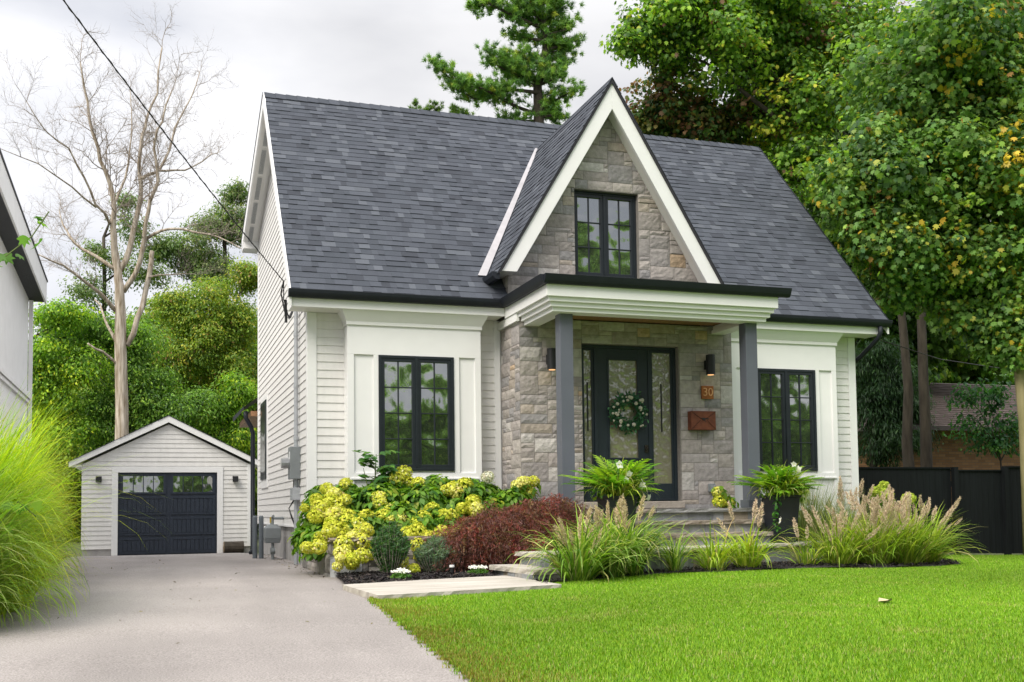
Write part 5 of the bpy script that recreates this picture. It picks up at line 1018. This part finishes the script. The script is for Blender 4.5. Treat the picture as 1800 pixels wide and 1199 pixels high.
V2, F2, K2 = leaves(np.array([(0, -.012, 0)]), np.array([(0., -1, 0)]), np.array([.022]), np.array([(.75, .6, .1)]), 'petal'); V, Fq, K = join([(V, F, K), (V2, F2, K2)]); WF = npmesh('white_flower', V, Fq, K); WF.materials.append(PETAL)
planter((3.66, -3.3, -.65), 'tall dark planter in front of the front door, left of the steps', 'feathery palm with white flowers overflowing the left planter', 0)
planter((6.6, -2.66, -.65), 'tall dark planter in front of the right porch column', 'feathery palm with white flowers and a trailing vine overflowing the right planter', 1)
# vine sprays at the left edge
def vine(loc, pts, n, lb, sz):
    o = thing('vine', loc, lb, 'vine'); MB().tube(pts, [.006]*len(pts), 5).build('stem', STEM, o); C = []
    for k in range(n):
        t = (k+.5)/n*(len(pts)-1); i = int(t); p = Vector(pts[i]).lerp(Vector(pts[i+1]), t-i); C.append(p+Vector((random.uniform(-.1, .1), random.uniform(-.1, .1), random.uniform(-.09, .07))))
    V, F, K = leaves(np.array([tuple(c) for c in C]), rng.normal(size=(n, 3))*.6+np.array((.2, -.6, .7)), sz*(.7+.6*rng.random(n)), jit(pick([(.13, .30, .03, 3), (.2, .38, .04, 2), (.09, .22, .02, 1)], n), .15), 'maple', np.tile((.3, 0, -1.0), (n, 1))); link('leaf_spray', npmesh('leaf_spray', V, [F], K), LEAF, o)
vine((-3.8, -6, 2.1), [(-4.2, -6, 1.7), (-3.75, -6, 2.05), (-3.52, -6, 2.22), (-3.3, -6, 2.42), (-3.16, -6, 2.66)], 15, 'spray of bright vine leaves at the left edge against the sky and neighbouring eave', .13)
vine((-3.5, -7, -.2), [(-3.7, -7.3, -.5), (-3.4, -7.2, -.2), (-3.25, -7.2, .0), (-3.12, -7.2, -.12)], 12, 'small spray of bright green leaves poking through the maiden grass at the left edge', .09)
# ================================================================== TREES (world coordinates, metres)
DEAD = {'trunk': [(-3.3, 22.0, 2.08), (-3.34, 22.0, 4.79), (-3.37, 22.0, 6.75), (-3.41, 22.0, 7.67), (-3.46, 22.0, 8.18)], 'A': [(-3.46, 22.0, 8.18), (-3.59, 22.0, 8.96), (-3.64, 22.0, 9.82), (-3.64, 22.0, 10.67), (-3.9, 22.0, 11.58), (-4.12, 22.0, 12.31), (-4.41, 22.0, 13.27), (-4.58, 22.0, 14.32), (-4.7, 22.0, 15.12)], 'A2': [(-3.65, 22.0, 10.53), (-3.48, 22.0, 11.0), (-3.18, 22.0, 12.18), (-3.08, 22.0, 13.41), (-3.16, 22.0, 15.11)], 'A4': [(-3.74, 22.0, 9.77), (-4.17, 22.0, 10.27), (-4.52, 22.0, 11.07), (-4.96, 22.0, 11.86), (-5.64, 22.0, 12.24), (-6.16, 22.0, 12.99)], 'A5': [(-4.17, 22.0, 10.27), (-4.87, 22.0, 10.67), (-5.82, 22.0, 11.11), (-6.83, 22.0, 11.24)], 'B': [(-3.46, 22.0, 8.12), (-3.1, 22.0, 8.99), (-2.9, 22.0, 10.07), (-2.74, 22.0, 11.2), (-2.82, 22.0, 12.06), (-2.72, 22.0, 13.15), (-2.58, 22.0, 13.79), (-2.22, 22.0, 14.76), (-2.08, 22.0, 16.49)], 'B2': [(-2.71, 22.0, 11.53), (-2.21, 22.0, 11.89), (-1.82, 22.0, 12.78), (-1.63, 22.0, 13.73), (-1.06, 22.0, 15.04), (-0.76, 22.0, 16.1)], 'B3': [(-2.21, 22.0, 11.89), (-1.57, 22.0, 12.15), (-1.05, 22.0, 12.47), (-0.3, 22.0, 13.24), (0.01, 22.0, 13.54)], 'C': [(-3.29, 22.0, 7.48), (-2.91, 22.0, 8.09), (-2.71, 22.0, 8.76), (-2.58, 22.0, 9.82), (-2.44, 22.0, 10.57), (-2.18, 22.0, 11.25), (-2.26, 22.0, 11.99), (-2.3, 22.0, 12.55), (-2.06, 22.0, 13.22), (-1.77, 22.0, 14.26)], 'C2': [(-2.62, 22.0, 9.3), (-2.06, 22.0, 9.6), (-1.42, 22.0, 9.64), (-0.46, 22.0, 9.45), (0.18, 22.0, 9.15), (1.1, 22.0, 8.74)], 'D': [(-3.16, 22.0, 5.64), (-2.84, 22.0, 6.58), (-2.57, 22.0, 7.58), (-2.39, 22.0, 8.64), (-2.36, 22.0, 9.04)], 'D2': [(-2.48, 22.0, 8.04), (-1.73, 22.0, 8.26), (-0.79, 22.0, 8.42)], 'E': [(-3.52, 22.0, 6.8), (-3.99, 22.0, 7.3), (-4.54, 22.0, 7.66), (-5.08, 22.0, 8.02), (-5.91, 22.0, 8.3)], 'E2': [(-3.49, 22.0, 5.7), (-3.8, 22.0, 6.34), (-3.99, 22.0, 6.91), (-4.25, 22.0, 7.35)], 'F': [(-3.58, 22.0, 8.25), (-4.19, 22.0, 8.72), (-4.68, 22.0, 9.02), (-5.09, 22.0, 9.52), (-5.31, 22.0, 9.95), (-5.46, 22.0, 10.52)], 'G': [(-3.48, 22.0, 4.98), (-3.92, 22.0, 5.36), (-4.37, 22.0, 5.57)]}
PINE = {'t': [(13.03, 25.0, 13.38), (13.06, 25.0, 16.48), (13.02, 25.0, 17.78), (13.28, 25.0, 18.55), (13.43, 25.0, 19.48), (13.29, 25.0, 20.6), (13.1, 25.0, 21.99), (13.0, 25.0, 23.72)], 'b1': [(13.05, 25.0, 16.51), (12.14, 25.0, 16.8), (10.4, 25.0, 17.16), (9.6, 25.0, 17.78), (8.64, 25.0, 18.65)], 'b2': [(13.1, 25.0, 18.03), (11.9, 25.0, 18.06), (11.15, 25.0, 18.17), (10.49, 25.0, 18.64)], 'b3': [(13.21, 25.0, 20.27), (11.93, 25.0, 20.54), (10.68, 25.0, 20.78), (10.36, 25.0, 21.05)], 'b4': [(13.06, 25.0, 17.0), (13.81, 25.0, 17.23), (14.54, 25.0, 17.58)], 'b5': [(13.25, 25.0, 18.25), (13.82, 25.0, 18.42), (14.01, 25.0, 18.64)], 'b6': [(13.33, 25.0, 19.94), (14.11, 25.0, 20.14), (14.51, 25.0, 20.65)], 'b7': [(13.37, 25.0, 19.3), (13.84, 25.0, 19.48), (14.23, 25.0, 19.71)], 'b8': [(13.04, 25.0, 17.41), (11.64, 25.0, 17.37), (10.52, 25.0, 17.12), (9.42, 25.0, 17.6)], 'b9': [(13.18, 25.0, 18.78), (12.54, 25.0, 18.65), (11.91, 25.0, 18.87)], 'b10': [(13.27, 25.0, 21.02), (12.33, 25.0, 21.38), (11.44, 25.0, 21.62)], 'b11': [(13.22, 25.0, 21.26), (13.74, 25.0, 21.71), (14.14, 25.0, 22.14)], 'b12': [(13.02, 25.0, 16.26), (12.38, 25.0, 16.24), (11.5, 25.0, 16.05)], 'b13': [(13.07, 25.0, 16.43), (13.54, 25.0, 16.48), (14.05, 25.0, 16.37)], 'b14': [(13.07, 25.0, 17.78), (13.43, 25.0, 17.88), (13.82, 25.0, 18.07)], 'b15': [(13.38, 25.0, 19.67), (12.68, 25.0, 19.7), (12.05, 25.0, 19.99)], 'b16': [(13.26, 25.0, 20.52), (13.6, 25.0, 20.82), (14.13, 25.0, 21.14)]}
MA = [(13.65, 1.0, 8.29, 1.67), (11.81, 1.0, 6.22, 1.17), (12.8, 1.0, 5.14, 1.2), (14.1, 1.0, 5.34, 1.68), (14.69, 1.0, 3.89, 0.84), (10.81, 1.0, 6.59, 0.88), (10.77, 1.0, 5.34, 0.62), (12.53, 1.0, 8.76, 1.61), (14.6, 1.0, 9.74, 1.72), (13.44, 1.0, 6.72, 1.51), (11.35, 1.0, 4.92, 0.7), (12.08, 1.0, 4.51, 0.65), (13.76, 1.0, 4.14, 0.67), (14.94, 1.0, 7.46, 1.29)]
MBL = [(9.53, 7.0, 11.68, 0.96), (8.82, 7.0, 11.37, 0.46), (10.13, 7.0, 10.45, 0.97), (11.44, 7.0, 11.34, 1.4), (13.42, 7.0, 10.08, 1.46), (11.72, 7.0, 9.67, 0.94), (13.36, 7.0, 8.42, 0.97), (14.32, 7.0, 11.4, 1.84), (12.47, 7.0, 12.68, 1.44), (10.33, 7.0, 12.38, 0.91), (9.64, 7.0, 9.96, 0.67), (15.42, 7.0, 12.47, 1.9), (10.91, 7.0, 9.81, 0.76)]
MC = [(18.27, 12.0, 7.26, 1.2), (19.52, 12.0, 6.22, 1.44), (20.83, 12.0, 5.92, 1.47), (18.98, 12.0, 9.14, 1.64), (22.18, 12.0, 5.98, 1.51), (20.11, 12.0, 4.41, 0.93)]
MD = [(26.38, 16.0, 6.22, 1.49), (28.01, 16.0, 6.94, 1.79), (26.85, 16.0, 4.94, 0.99), (25.29, 16.0, 5.11, 1.21), (29.04, 16.0, 5.67, 1.55), (28.61, 16.0, 8.3, 1.81), (24.28, 16.0, 5.5, 1.19)]
CED = [(17.17, 9.0, 3.91, 0.72), (16.93, 9.0, 2.6, 0.65), (17.47, 9.0, 1.63, 0.73), (18.1, 9.0, 2.62, 0.62), (17.73, 9.0, 3.27, 0.73), (18.46, 9.0, 1.8, 0.56)]
BR = [(18.18, 6.0, 1.75, 0.44), (18.93, 6.0, 2.06, 0.53), (18.62, 6.0, 1.38, 0.42), (19.48, 6.0, 1.69, 0.44), (17.67, 6.0, 2.78, 0.31), (18.49, 6.0, 2.65, 0.28)]
L1 = [(-6.06, 26.0, 5.86, 0.91), (-5.3, 26.0, 7.16, 0.83), (-5.85, 26.0, 4.18, 0.82), (-6.43, 26.0, 4.58, 0.54), (-4.69, 26.0, 5.48, 1.02), (-5.25, 26.0, 2.92, 0.73)]
L2 = [(-4.13, 27.0, 4.1, 0.96), (-2.69, 27.0, 4.79, 1.17), (-1.0, 27.0, 3.94, 1.1), (-2.91, 27.0, 6.56, 1.07), (-4.15, 27.0, 6.73, 0.86), (-2.05, 27.0, 3.03, 0.88), (-3.71, 27.0, 2.79, 0.77)]
L3 = [(-0.2, 31.0, 8.76, 1.37), (1.23, 31.0, 8.08, 1.02), (-0.55, 31.0, 6.77, 1.37), (1.0, 31.0, 5.83, 1.12), (-1.61, 31.0, 8.69, 0.76), (1.47, 31.0, 10.1, 0.68)]
L4 = [(-0.32, 38.0, 13.18, 1.39), (0.9, 38.0, 14.57, 0.98), (1.72, 38.0, 15.79, 0.68), (-1.53, 38.0, 12.82, 0.95), (0.36, 38.0, 12.08, 1.28), (2.01, 38.0, 14.22, 1.04)]
L5 = [(-3.49, 37.0, 13.55, 0.86), (-3.76, 37.0, 14.91, 0.52), (-4.62, 37.0, 12.1, 0.89), (-3.1, 37.0, 11.65, 1.21), (-5.11, 37.0, 10.17, 0.98)]
L6 = [(0.35, 28.0, 4.05, 0.94), (1.25, 28.0, 2.91, 0.84), (-0.53, 28.0, 2.66, 0.82), (1.13, 28.0, 4.77, 0.74)]
YP = [(8.21, 27.0, 16.63), (8.22, 27.0, 17.25), (8.84, 27.0, 17.22), (9.16, 27.0, 17.2), (9.85, 27.0, 17.18), (10.23, 27.0, 17.1), (8.59, 27.0, 16.92), (10.53, 27.0, 17.0)]
def wob(a, b, n, amp):
    a, b = Vector(a), Vector(b); return [a.lerp(b, i/n)+(Vector((random.uniform(-1, 1), random.uniform(-1, 1), random.uniform(-.5, .5)))*amp if 0 < i < n else Vector()) for i in range(n+1)]
def tree(name, label, base, top, r, blobs, pal, size, dens, bark, group=None, kind='maple', trunk2=None, cat='tree', **kw):
    o = thing(name, base, label, cat, group); mb = MB()
    tp = wob(base, top, 7, .10*r*4); mb.tube(tp, [r*(1.25 if i == 0 else 1-.09*i) for i in range(8)], 10)
    if trunk2: mb.tube(wob(trunk2[0], trunk2[1], 7, r*.4), [r*(1.05-.09*i) for i in range(8)], 10)
    mb.build('trunk', bark, o, smooth=True); mb = MB()
    for (x, y, z, R) in blobs:
        e_ = Vector((x, y, z)); i = min(range(3, 8), key=lambda q: (tp[q]-e_).length+.35*max(0, tp[q].z-e_.z+.8)*2); s = tp[i]; L = (e_-s).length
        if L > 4.2: s = s.lerp(e_, .45); L *= .55
        m_ = s.lerp(e_, .5)+Vector((0, 0, .12*L))
        r0 = min(r*.4, .03+.02*L); mb.tube([s, s.lerp(m_, .55), m_, e_], [r0, r0*.75, r0*.5, r0*.2], 6)
        for k in range(5): q = e_+Vector((random.uniform(-1, 1), random.uniform(-1, 1), random.uniform(-.6, .8)))*R*.8; mb.tube([m_.lerp(e_, random.random()), e_.lerp(q, .5)+Vector((0, 0, .05)), q], [r0*.35, r0*.22, r0*.08], 4)
    mb.build('limbs', bark, o)
    V, F, K = crown(blobs, pal, size, dens, kind, **kw); link('crown', npmesh('crown', V, F, K), LEAF, o); return o
PMA = [(0.14, 0.268, 0.064, 5), (0.192, 0.344, 0.076, 4), (0.28, 0.422, 0.071, 3), (0.459, 0.459, 0.064, 0.8250000000000001), (0.638, 0.459, 0.051, 0.44000000000000006), (0.071, 0.153, 0.051, 2.5), (0.486, 0.28, 0.089, 0.165)]
PMB = [(0.145, 0.29, 0.043, 5), (0.218, 0.406, 0.051, 4), (0.334, 0.537, 0.051, 2.6), (0.522, 0.551, 0.051, 1.3), (0.072, 0.152, 0.036, 2.5), (0.261, 0.145, 0.08, 0.5)]
PMBR = [(0.18, 0.198, 0.054, 3), (0.1, 0.198, 0.046, 4), (0.306, 0.162, 0.082, 1.8), (0.396, 0.306, 0.064, 1.2), (0.072, 0.144, 0.046, 2)]
tree('maple_tree', 'big maple with yellowing leaves and mossy trunk at the right edge by the fence', (14.03, .15, -1.2), (14.3, .6, 8.2), .135, [(x+.35*(x < 11.8), y, z, R) for x, y, z, R in MA]+[(14.2, .3, 3.4, .75), (14.6, .8, 4.2, 1.0), (15.6, 1.2, 3.9, .9), (13.3, .9, 4.4, .7), (17.2, .8, 6.5, 1.9), (16.8, 1.5, 9.0, 1.9), (18.3, .2, 8.2, 1.7), (16.6, .4, 11.2, 1.8)], PMA, .112, 96, BARKM, per=16, spread=.34, droop=.5)
tree('maple_tree', 'twin trunked maple behind the fence whose crown rises over the right end of the roof', (15.95, 6, -1.3), (16.0, 6.2, 8.3), .165, [b for i, b in enumerate(MBL) if i not in (2, 5, 10, 12)], PMB, .11, 86, BARKD, trunk2=((16.35, 5.8, -1.3), (16.75, 6.4, 8.8)), per=14, spread=.34, droop=.4)
tree('maple_tree', 'maple with reddish brown tinged leaves peeking over the roof right behind the entrance gable', (12.6, 9.5, -1.3), (12.2, 8.6, 8), .18, [(x+.4, y+1.2, z+.1, R*1.05) for i, (x, y, z, R) in enumerate(MBL) if i in (2, 5, 10, 12)], PMBR, .12, 84, BARKD, per=14, spread=.34, droop=.4)
tree('tree', 'dark leafy tree filling the gap between the roof end and the big maple', (18, 12, -1.4), (18.4, 11.5, 9), .2, MC+[(18.0, 10.5, 11.3, 1.2), (17.6, 10.5, 10.3, 1.1), (18.4, 10.5, 7.0, 1.1), (17.9, 11, 9.0, 1.2)], [(.06, .13, .025, 4), (.10, .21, .03, 3), (.15, .28, .035, 2)], .18, 110, BARKD, per=12, spread=.45)
tree('tree', 'light green tree behind the brick bungalow roof', (27, 19, -1.4), (27, 18.6, 5), .25, [(x, y+2.5, z+.3, R*1.15) for x, y, z, R in MD]+[(24+k*1.3, 18.6+.4*k, 3.6+1.2*math.sin(k*2), 1.5) for k in range(9)], [(.09, .22, .025, 4), (.15, .30, .03, 3), (.05, .13, .02, 2), (.24, .36, .04, 1)], .26, 40, BARKD, per=12, spread=.45)
tree('cedar', 'dark feathery evergreen behind the fence next to the right house corner', (17.2, 9, -1.4), (17.2, 9.2, 4), .12, CED, [(.03, .07, .03, 4), (.045, .10, .04, 3), (.06, .13, .04, 1)], .16, 150, BARKD, kind='slim', per=22, spread=.42, droop=.8)
tree('sapling', 'young leafy branches hanging over the dark fence in front of the brick wall', (18.6, 5.6, -1.4), (18.8, 6, 1.4), .05, [(x, y, z, R*1.35) for x, y, z, R in BR], [(.03, .10, .035, 4), (.05, .15, .04, 3), (.09, .2, .04, 1)], .12, 34, BARKD, kind='leaf', per=8, spread=.3)
PG = [(0.157, 0.312, 0.032, 4), (0.246, 0.44, 0.04, 4), (0.379, 0.569, 0.047, 2.4), (0.09, 0.184, 0.029, 2), (0.626, 0.734, 0.047, 1)]
PD = [(0.146, 0.279, 0.048, 4), (0.226, 0.406, 0.065, 4), (0.355, 0.559, 0.077, 2.4), (0.096, 0.19, 0.044, 2)]
PY_ = [(.36, .43, .05, 3), (.26, .37, .045, 4), (.18, .30, .04, 3.5), (.52, .50, .06, 1.4), (.34, .23, .08, .5), (.12, .22, .035, 2)]
PB = [(0.149, 0.238, 0.075, 4), (0.208, 0.297, 0.089, 3), (0.105, 0.178, 0.059, 3), (0.297, 0.356, 0.119, 1)]
bg_ = 'trees behind the garage'
tree('tree', 'green leafy tree between the neighbouring white house and the dead tree', (-7.6, 26, -2), (-7.6, 26, 5), .2, L1, PG, .12, 120, BARKD, bg_, kind='leaf', per=13, spread=.45)
tree('tree', 'dark green tree directly behind the garage roof and dead trunk', (-3.2, 27, -2), (-3.2, 27, 5), .2, L2, PD, .12, 130, BARKD, bg_, kind='leaf', per=13, spread=.45)
tree('tree', 'yellow green tree behind the garage beside the house side wall', (0.5, 31, -2), (.6, 31, 7), .22, L3, PY_, .115, 150, BARKD, bg_, kind='leaf', per=14, spread=.45)
tree('tree', 'tall olive green tree with loose top between the dead tree and the house gable', (1.0, 38, -2), (1, 38, 14), .25, L4, PB, .13, 80, BARKD, bg_, kind='leaf', per=13, spread=.45)
tree('tree', 'thin grey green poplar standing right behind the dead tree', (-4.6, 37, -2), (-4.6, 37, 13), .2, L5, PB, .125, 48, BARKD, bg_, kind='leaf', per=12, spread=.45)
tree('tree', 'mid green tree low behind the right slope of the garage roof', (2.2, 28, -2), (2, 28, 4), .2, L6, PG, .12, 120, BARKD, bg_, kind='leaf', per=13, spread=.45)
tag(sheet('far_thicket_ground', [(-60, 45), (90, 45), (90, 60), (-60, 60)], SOIL, .1, 0), kind='structure')
def wood(name, spots, pal, size, dens): V, F, K = crown(spots, pal, size, dens, 'leaf', per=12, spread=.8, fill=.6); tag(link(name, npmesh(name, V, F, K), LEAF), kind='stuff')
wood('far_thicket', [(x+random.uniform(-.7, .7), 45+random.uniform(-2, 3), z, random.uniform(1.6, 2.4)) for x in np.arange(-22, 8, 1.9) for z in ((0, 2.4, 4.8, 6.6) if x < -7 else (0, 2.4, 4.8, 7.2, 9.2))], [(.07, .16, .025, 4), (.11, .22, .03, 4), (.17, .29, .035, 2.5), (.26, .34, .04, 1.5), (.045, .11, .02, 2)], .26, 17)
wood('far_thicket', [(x, 26+random.uniform(-1, 3), random.uniform(-.5, 6), random.uniform(1.8, 2.6)) for x in np.arange(19, 50, 1.1)], [(.06, .15, .025, 4), (.10, .21, .03, 3), (.16, .29, .035, 2)], .30, 12)
wood('far_thicket', [(x+random.uniform(-.5, .5), 34+random.uniform(-1, 2), z+random.uniform(-.4, .4), random.uniform(1.2, 1.7)) for x in np.arange(-12.5, 4, 1.25) for z in ((0, 1.6, 3.2, 4.6) if x < -6 else (0, 1.6, 3.2, 4.8, 6.2, 7.3) if x > -3.5 else (0, 1.6, 3.2, 4.8))], [(.16, .28, .04, 4), (.22, .34, .045, 4), (.30, .40, .05, 2.5), (.42, .46, .06, 1.3), (.11, .20, .035, 2)], .17, 34)
# dead tree
dt = thing('dead_tree', (-3.28, 22, -1.6), 'tall bare dead tree with pale peeling trunk behind the garage', 'tree'); mbt = MB(); mbb = MB(); mbw = MB()
RW = {'trunk': (.25, .085), 'A': (0.122, 0.024), 'A2': (0.058, 0.012), 'A4': (0.050, 0.012), 'A5': (0.036, 0.010), 'B': (0.108, 0.024), 'B2': (0.065, 0.014), 'B3': (0.043, 0.010), 'C': (0.094, 0.024), 'C2': (0.058, 0.012), 'D': (0.101, 0.080), 'D2': (0.036, 0.010), 'E': (0.079, 0.020), 'E2': (0.058, 0.024), 'F': (0.072, 0.016), 'G': (0.050, 0.032)}
yo = {}
def twigs(p, d, L, r, lvl):
    n = 5; pts = [p]; q = p.copy(); dd = d.normalized()
    for i in range(n):
        dd = (dd+Vector((random.gauss(0, .2), random.gauss(0, .2), random.gauss(.07, .16)))).normalized(); q = q+dd*L/n; pts.append(q.copy())
    mbw.tube(pts, [r*(1-.16*i) for i in range(n+1)], 4 if lvl else 3, caps=False)
    if lvl:
        for i in range(1, n+1):
            for _ in range(random.choice((1, 2)) if lvl > 1 else random.choice((1, 1, 2))):
                s = (pts[i]-pts[i-1]).normalized(); sd3 = s.orthogonal().normalized(); sd3.rotate(Matrix.Rotation(random.random()*6.283, 3, s)); twigs(pts[i], s*.75+sd3*.8, L*random.uniform(.35, .6), r*.5, lvl-1)
for k, pl_ in DEAD.items():
    y0 = {'A2': .5, 'A4': -.6, 'A5': -.9, 'B2': .6, 'B3': 1.0, 'C2': -.3, 'D2': .2}.get(k, 0); dy = {'A': -.5, 'A2': 1.2, 'A4': -2, 'A5': -2.4, 'B': .7, 'B2': 1.5, 'B3': 2.4, 'C': -1.0, 'C2': -1.3, 'D': .4, 'D2': .8, 'E': -1.5, 'E2': 1.0, 'F': 1.4, 'G': -.6}.get(k, 0)
    P = [Vector((x, 22+(y0 if k in ('A2', 'A4', 'A5', 'B2', 'B3', 'C2', 'D2') else 0)*.3+dy*i/max(1, len(pl_)-1), z)) for i, (x, y, z) in enumerate(pl_)]
    if k == 'trunk': P = [Vector((-3.25, 22, -1.6))]+P+[Vector((DEAD['A'][1][0], 21.95, DEAD['A'][1][2])), Vector((DEAD['A'][2][0], 21.88, DEAD['A'][2][2]))]
    Q = []
    for i in range(len(P)-1):
        for t in (0, .5): Q.append(P[i].lerp(P[i+1], t)+(Vector((random.uniform(-1, 1), random.uniform(-1, 1), random.uniform(-1, 1)))*(.03 if k == 'trunk' else .06) if t else Vector()))
    Q.append(P[-1]); a, b = RW[k]; rr = [a+(b-a)*i/(len(Q)-1) for i in range(len(Q))]
    (mbt if k == 'trunk' else mbb).tube(Q, rr, 10 if k == 'trunk' else 7)
    if k in ('trunk', 'G', 'D', 'E2'): continue
    for i in range(2, len(Q)):
        f = i/len(Q); s = (Q[i]-Q[i-1]).normalized()
        for _ in range(2 if f > .35 else 1):
            if f < .3 and random.random() < .6: continue
            sd3 = s.orthogonal().normalized(); sd3.rotate(Matrix.Rotation(random.random()*6.283, 3, s)); twigs(Q[i], s*.8+sd3*.9+Vector((0, 0, .25)), random.uniform(.8, 1.7)*(1.15-.4*f), max(.009, rr[i]*.32), 2)
    twigs(Q[-1], Q[-1]-Q[-2], 1.3, rr[-1]*.8, 2)
mbt.build('trunk', BARKP, dt, smooth=True); mbb.build('limbs', BARKP, dt, smooth=True); mbw.build('twigs', TWIG, dt)
# pine behind the roof
def pine_tufts(paths, rad, n_per, L, pal, skip=.25):
    C = []; NN = []; TP = []
    for p in paths:
        p = [Vector(q) for q in p]
        for i in range(len(p)-1):
            m_ = int((p[i+1]-p[i]).length*n_per)+1
            for j in range(m_):
                f = (i+j/m_)/(len(p)-1)
                if f < skip: continue
                c = p[i].lerp(p[i+1], j/m_)+Vector((random.gauss(0, rad), random.gauss(0, rad*1.2), random.gauss(.12, rad*.45)))*(1.15-.5*f); d = (p[i+1]-p[i]).normalized()+Vector((random.gauss(0, .6), random.gauss(0, .6), .6))
                k = 30; dirs = np.array(tuple(d.normalized()))+rng.normal(size=(k, 3))*.6; dirs = unit(dirs); C.append(np.array(tuple(c))+dirs*L*.42); TP.append(dirs*5); NN.append(rng.normal(size=(k, 3)))
    C = np.concatenate(C); n = len(C); T = len(C)//30; col = np.repeat(pick(pal, T), 30, 0)
    return leaves(C, np.concatenate(NN), L*(.8+.4*rng.random(n)), jit(col, .15), 'needle', np.concatenate(TP))
pn = thing('pine_tree', (13.0, 25, -2), 'tall pine with open uneven branches rising behind the roof ridge', 'tree'); mb = MB()
mb.tube([(13.0, 25, -2)]+list(PINE['t']), [.34, .26, .22, .19, .17, .16, .14, .10, .05][:len(PINE['t'])+1], 9); mb.build('trunk', BARKD, pn, smooth=True); mb = MB(); paths = []
for k, p in PINE.items():
    if k == 't': continue
    q = [(x, 25+random.uniform(-.15, .15)+(random.uniform(-2.2, 2.2) if 0 else 0)+i*random.choice((-.25, .25)), z) for i, (x, y, z) in enumerate(p)]; paths.append(q); mb.tube(q, [.085*(1-.75*i/(len(q)-1)) for i in range(len(q))], 6)
for k in range(26):                                     # branches towards and away from the viewer
    z = random.uniform(16.5, 23.5); x0 = float(np.interp(z, [16, 18.5, 20, 23], [13.05, 13.2, 13.4, 12.8])); a = random.choice((-1, 1))*random.uniform(.7, 2.3); L = random.uniform(.9, 2.0)*(1.2-(z-16)*.03); q = [(x0+math.sin(a)*L*t*.75, 25-math.cos(a)*L*t, z+.35*t*t*L) for t in (0, .4, .75, 1)]; paths.append(q); mb.tube(q, [.05, .035, .022, .01], 5)
mb.build('limbs', BARKD, pn); V, F, K = pine_tufts(paths, .32, 50, .29, [(.15, .30, .07, 4), (.20, .37, .075, 3), (.28, .44, .08, 2), (.09, .20, .06, 1.5), (.46, .52, .08, .4)]); link('needles', npmesh('needles', V, [F], K), LEAF, pn)
yp = thing('young_conifer', (9.2, 27, -2), 'small conifer whose tips just peek over the left part of the roof ridge', 'tree'); mb = MB(); mb.tube([(9.2, 27, -2), (9.2, 27, 16.9)], [.25, .06], 8); paths = []
for x, y, z in YP: q = [(9.2, 27, z-2.0), ((9.2+x)/2, 27+random.uniform(-.4, .4), z-1.1), (x, 27+random.uniform(-.5, .5), z-.6), (x+.03, 27, z)]; paths.append(q); mb.tube(q, [.06, .045, .03, .012], 5)
mb.build('trunk', BARKD, yp); V, F, K = pine_tufts(paths, .13, 34, .22, [(.14, .25, .04, 3), (.20, .32, .05, 3), (.09, .18, .04, 2)], .45); link('needles', npmesh('needles', V, [F], K), LEAF, yp)
# trees across the street, seen only as reflections in the windows
for x, y, lb, h_, dn in ((3, -46, 'broad green tree across the street, reflected in the left front window', 6, 14), (15, -50, 'round topped tree across the street, reflected in the front windows', 7, 13), (24, -52, 'tallest tree across the street, reflected in the upper gable window', 17, 20), (38, -46, 'dense dark tree across the street, reflected in the right front window', 11, 26), (-14, -48, 'tree across the street to the left, reflected in the garage door glass', 9, 14)):
    bl = [(x+random.uniform(-6, 6), y+random.uniform(-3, 3), random.uniform(0, h_), random.uniform(2.2, 3.2)) for _ in range(14 if h_ < 12 else 36)]
    tree('street_tree', lb, (x, y, -2), (x, y, h_*.7), .3, bl, PD, .27, dn*1.5, BARKD, 'trees across the street', kind='leaf', per=14, spread=1.0)
